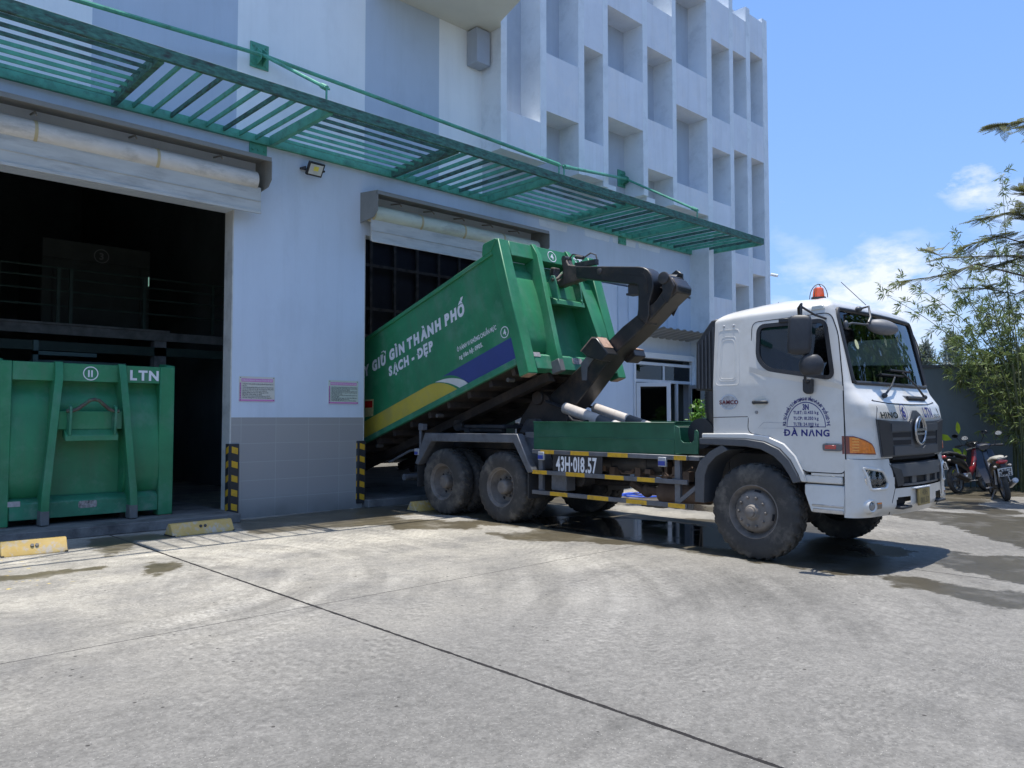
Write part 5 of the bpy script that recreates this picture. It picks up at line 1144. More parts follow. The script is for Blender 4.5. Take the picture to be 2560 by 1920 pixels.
# ---- side tray, number board, side guards (both sides)
BLUEL = mat('blue_side_lens', (.05, .07, .32), .2, coat=1)
for s in (-1, 1):
    f = CX+s*1.19
    def bx(o, d0, d1, y0, y1, z0, z1):
        a, c = sorted((CX+s*(1.19-d0), CX+s*(1.19-d1))); o.box(a, c, y0, y1, z0, z1); return o
    tr = MB(); bx(tr, 0, .02, 5.63, 8.11, 1.155, 1.555); bx(tr, .0, .35, 5.63, 8.11, 1.15, 1.165); bx(tr, .33, .35, 5.63, 8.11, 1.16, 1.5); bx(tr, .021, .33, 8.09, 8.11, 1.165, 1.5)
    bx(tr, -.012, .03, 5.625, 8.115, 1.545, 1.56); bx(tr, -.008, 0, 5.65, 8.09, 1.33, 1.345); tray = T('side_tray', tr, mat('tray_green_paint', (.015, .095, .05), .45, var=.25, scale=2.5, dirt=(.06, .14, .1), dirt_amt=.5, dirt_scale=2, bump=.2, bscale=5), bevel=.004)
    o = MB(); q = [(5.63, 1.17), (5.63, 1.52), (5.56, 1.50), (5.54, 1.34), (5.50, 1.31), (5.38, 1.31), (5.35, 1.34), (5.34, 1.46), (5.31, 1.47), (5.29, 1.44), (5.29, 1.17)]
    a, c = sorted((f, f-s*.02)); o.prism(q, 0, a+.01*s*0, c); obj('tray_end', o, mat('tray_green_paint', (0, 0, 0)), tray, bevel=.004)
    tapes = []
    for nm, z0, z1, y0, y1, ph in (('side_guard_rail', 1.09, 1.15, 5.44, 8.13, 0), ('side_guard_rail', .79, .85, 5.44, 8.13, 1), ('side_guard_rail', .495, .555, 5.45, 8.13, 2)):
        g_ = T(nm, bx(MB(), -.02, .02, y0, y1, z0, z1), STEELG, bevel=.006)
        segs = {0: [(5.45, 5.63), (6.35, 6.69), (7.02, 7.36), (7.68, 7.95)], 1: [(5.92, 6.20), (6.42, 6.74), (7.10, 7.45), (7.82, 8.12)], 2: [(5.46, 5.63)if 0 else (5.47, 5.72), (6.05, 6.38), (6.68, 7.05), (7.42, 7.76)]}[ph]
        for a_, c_ in segs: o = bx(MB(), -.0225, -.0205, a_, c_, z0+.002, z1-.002); obj('reflective_tape', o, YEL, g_, smooth=0)
    for y0, z0, z1 in ((5.60, .55, 1.09), (7.98, .555, 1.09)): T('guard_post', bx(MB(), .02, .075, y0-.03, y0+.05, z0, z1), STEELG, bevel=.004)
    o = MB(); o.bar((CX+s*1.17, 5.60, .56), (CX+s*1.15, 5.30, .80), .03, .05); T('guard_brace', o, STEELG)
    T('guard_bracket', bx(MB(), .02, .5, 5.29, 5.55, 1.09, 1.14), STEELG, bevel=.004)
    for y0 in (5.80, 7.93):
        sl = T('side_light', bx(MB(), -.04, .0, y0-.06, y0+.06, 1.0, 1.12), mat('light_grey_housing', (.35, .36, .37), .4), bevel=.006); obj('lens', bx(MB(), -.046, -.041, y0-.05, y0+.05, 1.015, 1.07), BLUEL, sl)
    nb = T('number_board', bx(MB(), -.006, .012, 6.80, 7.72, .80, 1.13), mat('board_black', (.02, .021, .024), .45, var=.15), bevel=.004)
    if s == -1:
        t_ = text_mb('43H·018.57', .25, .03); xs = [v[0] for v in t_.v]; k = .76/(max(xs)-min(xs)); t_.v = [(v[0]*k, v[1]*1.15, 0) for v in t_.v]; place(t_, (f-.0075, 7.27, .965), (0, -1, 0), (0, 0, 1)); obj('board_number', t_, LETW, nb, smooth=0)
    T('bracket_box', bx(MB(), .1, .3, 7.55, 7.85, .56, .8), STEELG, bevel=.01)
    # rear mudguard frame: top beam with sloping ends
    a, c = sorted((CX+s*1.235, CX+s*1.10))
    out = [(11.0, .80), (10.74, 1.33), (10.9, 1.36), (8.42, 1.38), (8.12, .80), (8.17, .78), (8.24, .82), (8.50, 1.23), (10.50, 1.22), (10.86, .80)]
    out = [(10.98, .82), (10.70, 1.355), (8.42, 1.375), (8.10, .82), (8.20, .80), (8.50, 1.235), (10.52, 1.215), (10.88, .80)]
    o = MB(); o.prism(out, 0, a, c); T('rear_mudguard', o, STEELG, bevel=.01)
    o = MB(); a2, c2 = sorted((CX+s*1.10, CX+s*.62)); o.prism([(10.88, .84), (10.62, 1.32), (8.46, 1.34), (8.20, .84), (8.23, .82), (8.49, 1.30), (10.6, 1.285), (10.85, .82)], 0, a2, c2); T('mudguard_sheet', o, STEELG)
    for y0 in (10.92, 8.20): o = MB(); o.box(*sorted((CX+s*1.215, CX+s*.62)), y0-.012, y0+.012, .42, .82); T('mud_flap', o, mat('rubber_flap', (.03, .03, .03), .7, var=.2))
    o = MB(); o.box(*sorted((CX+s*1.2, CX+s*1.16)), 10.86, 10.91, .95, 1.52); o.box(*sorted((CX+s*1.21, CX+s*1.10)), 10.80, 10.92, 1.40, 1.51); T('marker_post', o, STEELG, bevel=.006)
    sl = T('side_light', bx(MB(), -.06, -.02, 10.86, 10.98, .97, 1.08), mat('light_grey_housing', (.35, .36, .37), .4), bevel=.006); obj('lens', bx(MB(), -.066, -.061, 10.875, 10.965, .98, 1.03), BLUEL, sl)
# rear bumper, tail cylinder, container locks
o = MB(); o.tube([(8.25, 11.45, .55), (10.5, 11.45, .55)], .06, 12); T('rear_bumper_bar', o, STEELG)
for s in (-1, 1): o = MB(); o.prism([(11.0, .62), (11.25, .50), (11.5, .52), (11.2, 1.1), (11.0, 1.2)], 0, CX+s*.8-.02, CX+s*.8+.02); T('bumper_plate', o, STEELG)
o = MB(); o.lathe([(-.15, .13), (.15, .13)], (CX-.55, 11.35, 1.12), 'x', 20); o.lathe([(-.15, .13), (.15, .13)], (CX+.55, 11.35, 1.12), 'x', 20); T('rear_roller', o, STEEL)
o = MB(); o.tube([(8.25, 11.9, .80), (8.3, 11.35, 1.02), (8.32, 11.1, 1.06)], .022, 8); T('tail_rod', o, STEELG)
o = MB(); o.tube([(8.70, 9.30, 1.42), (8.70, 10.15, 1.42)], .05, 14); o.tube([(8.70, 10.15, 1.42), (8.70, 10.4, 1.42)], .025, 10); o.prism([(10.1, 1.36), (10.12, 1.49), (10.2, 1.49), (10.24, 1.36)], 0, 8.63, 8.77); T('lock_cylinder', o, STEEL)
o = MB(); o.prism(rounded([(10.45, 1.38), (10.40, 1.50), (10.48, 1.58), (10.62, 1.57), (10.66, 1.45), (10.58, 1.38)], .03, 2), 0, 8.72, 8.80); T('container_lock', o, STEEL, bevel=.01)
o = MB(); o.box(8.6, 9.05, 9.2, 10.2, 1.44, 1.50); o.prism([(8.35, 1.38), (8.5, 1.6), (8.68, 1.6), (8.85, 1.38)], 0, 8.6, 8.75); o.prism([(8.55, 1.38), (8.6, 1.62), (8.66, 1.62), (8.9, 1.38)], 0, 9.95, 10.1); T('locking_frame', o, STEEL, bevel=.01)
o = MB(); o.box(8.3, 8.42, 8.12, 8.4, 1.32, 1.40); T('frame_arm', o, STEELG)
# ---- hook arm
AX = 9.33
arm = [(8.98, 1.62), (9.06, 1.82), (8.98, 1.98), (8.86, 2.02), (8.62, 1.97)]
lower = [(8.78, 1.72), (8.72, 1.98), (8.44, 2.16), (7.94, 2.50), (7.47, 2.79), (7.20, 2.98), (6.91, 3.14), (6.60, 3.30), (6.46, 3.46), (6.40, 3.60), (6.32, 3.60), (6.225, 3.47), (6.235, 3.38), (6.44, 3.24), (6.68, 3.04), (7.07, 2.76), (7.36, 2.58), (7.80, 2.14), (8.12, 1.82), (8.5, 1.62)]
o = MB(); o.prism(lower, 0, AX-.17, AX+.19); hk = T('hook_arm', o, ARM, bevel=.018, seg=2)
jib = rounded([(8.16, 4.06), (6.94, 3.885)], .01) if 0 else None
outer = [(8.12, 4.01), (7.28, 3.89), (6.90, 3.835), (6.80, 3.81), (6.72, 3.765), (6.66, 3.69), (6.625, 3.61), (6.62, 3.50), (6.65, 3.40), (6.70, 3.28), (6.70, 3.10), (6.75, 2.96), (6.92, 3.10), (6.90, 3.20), (6.89, 3.52), (6.905, 3.56), (6.95, 3.58), (7.06, 3.595), (8.10, 3.82)]
o = MB(); o.prism(outer, 0, AX-.20, AX+.06); obj('jib', o, ARM, hk, bevel=.016, seg=2)
o = MB(); o.prism([(6.90, 3.76), (6.80, 3.72), (6.73, 3.62), (6.71, 3.42), (6.735, 3.42), (6.76, 3.60), (6.82, 3.69), (7.2, 3.77), (7.2, 3.79)], 0, AX-.208, AX-.2005); obj('weld_rib', o, ARM, hk)
o = MB(); o.lathe([(0, .05), (-.012, .048), (-.02, .03)], (AX-.20, 7.62, 3.86), 'x', 20); obj('pin', o, STEEL, hk); o = MB(); o.lathe([(0, .09), (-.02, .085), (-.028, .05)], (AX-.213, 6.43, 3.60), 'x', 24); obj('pin', o, STEEL, hk)
o = MB(); o.prism([(6.60, 3.72), (6.50, 3.78), (6.38, 3.70), (6.40, 3.35), (6.56, 3.1), (6.70, 3.3)], 0, AX+.193, AX+.213); obj('side_plate', o, ARM, hk, bevel=.006); o = MB(); o.prism([(6.50, 3.62), (6.485, 3.66), (6.45, 3.69), (6.40, 3.685), (6.33, 3.61), (6.26, 3.47), (6.31, 3.33), (6.39, 3.23), (6.44, 3.31), (6.47, 3.5)], 0, AX-.21, AX-.172); obj('side_plate', o, ARM, hk, bevel=.006)
o = MB(); o.tube([(AX+.05, 6.72, 3.66), (AX+.12, 6.42, 3.62)], .07, 14); o.tube([(AX-.1, 6.44, 3.60), (AX+.23, 6.44, 3.60)], .06, 14); o.tube([(AX-.02, 6.70, 3.52), (AX-.02, 6.45, 3.48)], .012, 6); obj('cross_tube', o, ARM, hk)
# hook
hp = [(8.22, 4.06), (8.42, 4.13), (8.50, 4.22), (8.56, 4.20), (8.52, 4.05), (8.58, 3.96), (8.52, 3.90), (8.60, 3.84), (8.70, 3.84), (8.76, 3.90), (8.75, 3.99), (8.70, 4.05), (8.75, 4.10), (8.84, 4.04), (8.87, 3.90), (8.82, 3.77), (8.70, 3.70), (8.52, 3.69), (8.36, 3.76), (8.22, 3.85)]
hp = [(8.05, 4.02), (8.36, 4.085), (8.45, 4.23), (8.53, 4.22), (8.50, 4.05), (8.47, 3.98), (8.50, 3.90), (8.58, 3.86), (8.66, 3.90), (8.68, 3.98), (8.66, 4.08), (8.76, 4.10), (8.79, 3.98), (8.76, 3.86), (8.67, 3.77), (8.54, 3.74), (8.38, 3.77), (8.05, 3.81)]
o = MB(); o.prism(hp, 0, AX-.09, AX+.05); obj('hook', o, mat('worn_hook_steel', (.06, .045, .038), .55, var=.3, scale=9, dirt=(.16, .11, .08), dirt_amt=.6, dirt_scale=6), hk, bevel=.02, seg=2)
o = MB(); o.tube([(AX-.10, 8.46, 4.20), (AX+.06, 8.46, 4.20)], .045, 12); o.tube([(AX-.05, 8.44, 4.14), (AX-.05, 8.30, 4.25), (AX-.06, 8.2, 4.22), (AX-.04, 8.05, 4.17)], .012, 6); o.tube([(AX-.07, 8.22, 4.19), (AX-.07, 8.06, 4.15)], .03, 10); o.tube([(AX-.05, 8.06, 4.16), (AX-.02, 7.95, 4.22), (AX, 7.86, 4.18), (AX, 7.82, 4.04)], .012, 6); o.box(AX-.06, AX+.02, 7.82, 8.26, 4.02, 4.10); obj('safety_latch', o, CHROME if 0 else STEEL, hk)
o = MB(); o.box(AX-.14, AX+.0, 6.91, 7.12, 3.47, 3.60); o.box(AX-.15, AX+.02, 6.91, 7.15, 3.44, 3.47); obj('stop_block', o, STEEL, hk)
# side ears with bare worn faces
for s in (-1, 1):
    e = [(7.82, 2.63), (7.60, 2.82), (7.50, 2.81), (7.28, 2.56), (7.42, 2.46), (7.70, 2.54)] if s < 0 else [(7.60, 2.58), (7.45, 2.70), (7.28, 2.66), (7.24, 2.56), (7.40, 2.46)]
    x0_, x1_ = sorted((AX+s*.18, AX+s*(.42 if s < 0 else .46)))
    o = MB(); o.prism(e, 0, x0_, x1_); obj('arm_ear', o, ARM, hk, bevel=.012)
    e2 = [(7.835, 2.635), (7.605, 2.835), (7.495, 2.825), (7.36, 2.665), (7.37, 2.655), (7.51, 2.80), (7.60, 2.81), (7.82, 2.625)] if s < 0 else [(7.61, 2.59), (7.45, 2.715), (7.275, 2.67), (7.285, 2.655), (7.45, 2.695), (7.60, 2.575)]
    o = MB(); o.prism(e2, 0, x0_+.01, x1_-.01); obj('worn_face', o, RUST, hk)
o = MB(); o.prism([(8.02, 2.46), (7.60, 2.86), (7.50, 2.78), (7.88, 2.40), (7.9, 2.2), (8.0, 2.2)], 0, AX-.185, AX-.171); obj('scuffed_wrap', o, STEELG, hk)
# pivot end, tipping frame and lift cylinders
o = MB(); o.prism(rounded([(9.42, 1.30), (9.30, 1.62), (9.10, 1.84), (8.98, 2.03), (8.84, 2.05), (8.70, 1.98), (8.62, 1.86), (8.34, 1.74), (8.24, 1.60), (8.35, 1.45), (8.60, 1.32)], .05, 3), 0, AX-.24, AX+.26); T('tipping_frame', o, mat('greasy_brown_steel', (.04, .032, .027), .6, var=.4, scale=5, dirt=(.09, .065, .05), dirt_amt=.6), bevel=.02, seg=2)
o = MB(); o.lathe([(-.30, .115), (.32, .115)], (AX, 8.88, 1.94), 'x', 24); T('pivot_pin', o, mat('greasy_brown_steel', (0, 0, 0)), bevel=.012)
CYLW = mat('dusty_white_cylinder', (.52, .47, .42), .6, var=.12, scale=4, dirt=(.25, .2, .16), dirt_amt=.6, dirt_scale=4)
for xx in (AX-.30, AX+.42):
    A = Vector((xx, 8.52, 1.845)); Bq = Vector((xx, 6.1, 1.17)); d = (Bq-A).normalized(); o = MB(); P0 = A+d*.28
    o.tube([P0, P0+d*.05, Bq], .088, 22); o.tube([P0-d*.012, P0], .07, 18); cy = T('lift_cylinder', o, CYLW)
    o = MB(); o.tube([A-d*.15, P0], .022, 10); obj('rod', o, CHROME if 0 else mat('oily_rod', (.12, .13, .15), .3, .8), cy)
    o = MB(); o.tube([P0+d*.72, P0+d*1.0], .0895, 22, cap=False); obj('dark_band', o, mat('dark_band_paint', (.06, .065, .07), .5, var=.2), cy)
o = MB(); o.tube([(AX-.38, 8.1, 1.64), (AX-.40, 8.0, 1.57), (AX-.38, 7.8, 1.55), (AX-.36, 7.7, 1.58)], .02, 8); T('hydraulic_hose', o, SEAM)
o = MB(); o.box(8.55, 10.2, 5.5, 8.1, 1.245, 1.28); T('deck_plate', o, STEEL)
o = MB(); o.box(CX+.5, CX+.95, 5.35, 5.85, 1.25, 1.7); T('hydraulic_tank', o, STEEL, bevel=.03)

# ------------------------------------------------------------------ entrance door, awning
UPVC = mat('white_upvc', (.66, .68, .70), .35, var=.03)
DG = glass('door_glass', (.22, .28, .25), .0)
dd = root('double_door', (17.0, 12.1, 0), 'white framed glazed double door standing open behind the truck', 'door')
o = MB(); y0, y1 = 12.0, 12.07
for a, c, z0, z1 in ((15.72, 15.80, 0, 3.05), (18.22, 18.30, 0, 3.05), (15.80, 18.22, 2.97, 3.05), (15.80, 18.22, 2.52, 2.60), (16.96, 17.03, 2.60, 2.97), (17.56, 17.64, 0, 2.52)): o.box(a, c, y0, y1, z0, z1)
obj('frame', o, UPVC, dd, bevel=.006)
o = MB(); o.box(15.8, 18.22, 12.03, 12.04, 2.6, 2.97); obj('transom_glass', o, DG, dd)
def leaf(hx, ang, wd, nm='door_leaf'):
    o = MB(); M_ = Matrix.Translation((hx, 12.0, 0)) @ Matrix.Rotation(ang, 4, 'Z')
    for a, c, z0, z1 in ((0, .10, .05, 2.5), (wd-.10, wd, .05, 2.5), (.10, wd-.1, 2.40, 2.5), (.10, wd-.1, .05, .25)): o.box(a, c, -.03, .03, z0, z1)
    o.xf(M_); lf = obj(nm, o, UPVC, dd, bevel=.006)
    o = MB(); o.box(.1, wd-.1, -.006, .006, .25, 2.4); o.xf(M_); obj('pane', o, DG, lf)
    o = MB(); o.box(wd-.07, wd-.03, -.06, .06, 1.0, 1.25); o.xf(M_); obj('handle', o, UPVC, lf)
leaf(15.80, R(-50), .85); leaf(18.22, R(180+58), .85)
o = MB(); o.box(15.72, 18.369, 11.93, 12.044, 3.15, 3.29); o.box(18.24, 18.36, 11.95, 12.044, 0, 3.15); obj('lintel', o, PIER, dd)
o = MB(); o.box(15.6, 18.4, 12.36, 14.5, 3.1, 3.2); o.box(15.5, 15.6, 12.36, 14.5, 0, 3.1); o.box(18.4, 18.5, 12.36, 14.5, 0, 3.1); o.box(15.5, 18.5, 14.5, 14.6, 0, 3.1); obj('passage', o, HALL, dd, smooth=0)
aw = MB(); rows = []
for y, z in ((WY-.006, 3.70), (11.2, 3.83)):
    r_ = []; x_ = 15.8
    while x_ < 19.2:
        for dx, dz in ((0, 0), (.05, .03), (.12, .03), (.17, 0)): r_.append((x_+dx, y, z+dz))
        x_ += .30
    rows.append([p for p in r_ if p[0] < 18.36])
aw.grid(rows); n0 = len(aw.f); 
o = solo('awning', aw, mat('awning_sheet_grey', (.20, .215, .225), .5, var=.1, scale=3), (17, WY, 3.7), 'grey corrugated sheet awning above the glazed double door', 'awning', smooth=20)
md = o.modifiers.new('thick', 'SOLIDIFY'); md.thickness = .006
cl = MB(); rows = []
for z in (3.75, 4.88):
    r_ = []; x_ = 15.1
    while x_ < 18.0:
        for dx, dy in ((0, 0), (.015, -.03), (.08, -.03), (.095, 0)): r_.append((x_+dx, WY-.008+dy, z))
        x_ += .42
    rows.append(r_)
cl.grid(rows); o = obj('ribbed_cladding', cl, mat('cladding_pale_blue', (.50, .58, .68), .5, var=.05), bld, smooth=0)
# potted shrub by the door
SH = at(1752, 1038, 15.0)
pp = root('potted_shrub', (SH.x, SH.y, 0), 'small leafy shrub in a pot, just behind the truck cab', 'potted plant')
LEAFM = {}
def leafmat(name, c, var=.35):
    if name in LEAFM: return LEAFM[name]
    m = bpy.data.materials.new(name); m.use_nodes = True; LEAFM[name] = m; nt = m.node_tree; N = nt.nodes; L = nt.links; b = N['Principled BSDF']
    g = N.new('ShaderNodeNewGeometry'); mr = N.new('ShaderNodeMapRange'); L.new(g.outputs['Random Per Island'], mr.inputs[0]); mr.inputs[3].default_value = 1-var; mr.inputs[4].default_value = 1+var*1.3
    rgb = N.new('ShaderNodeRGB'); rgb.outputs[0].default_value = (*c, 1)
    hs = N.new('ShaderNodeHueSaturation'); L.new(mr.outputs[0], hs.inputs['Value']); L.new(rgb.outputs[0], hs.inputs['Color'])
    h2 = N.new('ShaderNodeMapRange'); L.new(g.outputs['Random Per Island'], h2.inputs[0]); h2.inputs[3].default_value = .485; h2.inputs[4].default_value = .51; L.new(h2.outputs[0], hs.inputs['Hue'])
    L.new(hs.outputs[0], b.inputs['Base Color']); b.inputs['Roughness'].default_value = .5
    tr = N.new('ShaderNodeBsdfTranslucent'); L.new(hs.outputs[0], tr.inputs[0]); mx = N.new('ShaderNodeMixShader'); mx.inputs[0].default_value = .38
    out = [n for n in N if n.type == 'OUTPUT_MATERIAL'][0]; L.new(b.outputs[0], mx.inputs[1]); L.new(tr.outputs[0], mx.inputs[2]); L.new(mx.outputs[0], out.inputs[0]); return m
rnd = random.Random(3)
def leafq(mb, p, d, n, L_, w_, bend=.15):
    # a lance-shaped leaf: six vertices, drooping towards the tip
    d = Vector(d).normalized(); n = Vector(n); s = d.cross(n)
    if s.length < 1e-3: s = d.cross(Vector((1, 0, .3)))
    s.normalize(); dn = Vector((0, 0, -1))*bend*L_
    p = Vector(p); a = p+d*L_*.35+dn*.15; b = p+d*L_*.7+dn*.5; t = p+d*L_+dn
    mb.add([p, a+s*w_/2, b+s*w_*.4, t, b-s*w_*.4, a-s*w_/2], [(0, 1, 5), (1, 2, 4, 5), (2, 3, 4)])
def rv(r=rnd):
    while True:
        v = Vector((r.uniform(-1, 1), r.uniform(-1, 1), r.uniform(-1, 1)))
        if .05 < v.length < 1: return v
o = MB(); o.lathe([(0, .12), (.3, .17), (.3, .15)], (SH.x, SH.y, 0), 'z', 20); obj('pot', o, mat('clay_pot', (.3, .2, .15), .8), pp)
o = MB()
for k in range(300): q = rv(); c = SH+Vector((q.x*.24, q.y*.24, q.z*.3)); leafq(o, c, rv()+Vector((0, 0, .4)), rv(), .09, .04)
obj('foliage', o, leafmat('shrub_green', (.10, .22, .03)), pp, smooth=0, recalc=False)
o = MB()
for k in range(5): o.tube([(SH.x, SH.y, .25), SH+Vector((rnd.uniform(-.12, .12), rnd.uniform(-.12, .12), 0))], .012, 5)
obj('stem', o, mat('bark', (.14, .11, .08), .8), pp)
# blue hose
hs = MB(); P = []
for k in range(60): t_ = k/59; P.append((12.6+1.6*t_, 10.2-.55*sin(t_*3.0)+.12*sin(t_*17), .03))
hs.tube(P, .018, 7); P = [(13.0+.45*cos(a), 9.75+.4*sin(a), .03) for a in np.linspace(0, 5.6, 40)]; hs.tube(P, .018, 7)
solo('garden_hose', hs, mat('blue_hose', (.05, .12, .62), .35), (13.2, 9.9, 0), 'blue hose lying on the wet concrete behind the truck', 'hose')

# ------------------------------------------------------------------ things inside the hall
DKG = mat('dark_green_steelwork', (.035, .065, .055), .6, var=.3, scale=3); DKS = mat('dusty_grey_steelwork', (.22, .23, .235), .7, var=.4, scale=4)
mz = root('mezzanine', (2.5, 17, 0), 'dark steel gantry with handrails deep inside the left doorway', 'gantry')
o = MB(); o.box(-6, 7.6, 17, 17.12, 3.24, 3.42); o.box(-6, 6.1, 16.95, 17.3, 3.42, 3.46); obj('deck_beam', o, mat('dusty_deck_edge', (.17, .18, .18), .7, var=.4, scale=4), mz)
o = MB(); o.box(-6, 7.6, 17.05, 17.25, 2.92, 3.10); obj('lower_beam', o, DKG, mz)
for x_ in (1.2, 3.0, 4.0, 4.22, 5.6, 7.05):
    if x_ > 7.6: continue
    o = MB(); o.box(x_-.03, x_+.03, 17.02, 17.08, 3.46, 4.55); obj('rail_post', o, DKG, mz)
for z_ in (3.8, 4.1, 4.35, 4.55): o = MB(); o.tube([(-6, 17.05, z_), (7.6, 17.05, z_)], .02, 6); obj('handrail', o, DKG, mz)
for x_ in (5.95, 1.0): o = MB(); o.box(x_-.12, x_+.12, 17.05, 17.3, .14, 3.24); obj('column', o, DKS, mz)
o = MB(); o.box(4.6, 5.2, 20, 20.1, 3.6, 3.95); solo('lit_opening', o, mat('grey_daylight_pane', (.2, .2, .2), .5, emit=(.75, .8, .8, .35)), (4.9, 20, 3.6), 'small daylit opening far back behind the gantry rails', 'window')
t_ = join(ring2d(.13, .15), text_mb('3', .2, .03)); place(t_, (5.0, 17.9, 5.05), (1, 0, 0), (0, 0, 1))
gb = root('parked_container', (5.0, 18, 3.5), 'dark container numbered 3 standing on the gantry inside the hall', 'container'); o = MB(); o.box(3.9, 6.0, 18, 20, 3.5, 5.3); o.box(3.9, 6.0, 17.93, 17.99, 4.9, 5.3); o.box(3.9, 4.1, 17.93, 17.99, 3.5, 4.9); o.box(5.8, 6.0, 17.93, 17.99, 3.5, 4.9); obj('body', o, mat('dark_maroon_green', (.035, .045, .04), .6, var=.3), gb, bevel=.01); obj('number_mark', t_, mat('dim_white_mark', (.16, .17, .17), .6), gb, smooth=0)
pr = root('green_press', (3.5, 14.5, .14), 'green steel press frame behind the resting container', 'press'); o = MB(); o.box(3.0, 4.4, 14.2, 14.5, .14, 2.55); obj('body', o, DKG, pr, bevel=.01)
o = MB(); o.box(2.98, 3.05, 14.1, 14.2, 2.4, 2.85); o.box(2.98, 3.9, 14.1, 14.2, 2.62, 2.68); obj('top_bracket', o, DKG, pr)
pt = root('glazed_partition', (17, 24, 0), 'dim grid of grey framed panes across the hall behind the tilted container', 'partition')
o = MB()
for x_ in np.arange(12.6, 22.3, 1.05): o.box(x_-.05, x_+.05, 23.95, 24.05, 3.2, 9.5)
for z_ in (3.2, 4.6, 5.6, 7.2, 8.2, 9.5): o.box(11.8, 22.3, 23.96, 24.04, z_-.05, z_+.05)
obj('frame', o, DKS, pt); o = MB(); o.box(11.8, 22.3, 24.1, 24.12, 3.2, 9.5); obj('pane', o, mat('dark_pane', (.085, .10, .13), .3), pt)
o = MB(); o.box(11.8, 22.3, 23.4, 24.3, 2.9, 3.19); obj('base_beam', o, DKS, pt)
TUBE = mat('lit_tube_white', (.8, .8, .8), .5, emit=(.95, 1, 1, 3.0))
for i, (x_, z_) in enumerate(((13.6, 8.45), (13.9, 8.6))):
    o = MB(); o.tube([(x_-.18, 22.5, z_), (x_+.1, 22.5, z_+.03)], .02, 6)
    solo('tube_light', o, TUBE, (x_, 22.5, z_), ('longer lit tube lamp hanging in the hall above the tilted container', 'shorter lit tube lamp to the right of the longer one in the hall')[i], 'lamp', 'tube lights in the hall')
o = MB(); o.tube([(5.0, 15, 4.05), (5.0, 15, 4.22)], .009, 6); solo('tube_light', o, mat('lit_tube_green', (.6, .8, .7), .5, emit=(.4, .8, .6, .15)), (5.0, 15, 4), 'tiny upright greenish lamp glowing inside the left doorway', 'lamp')

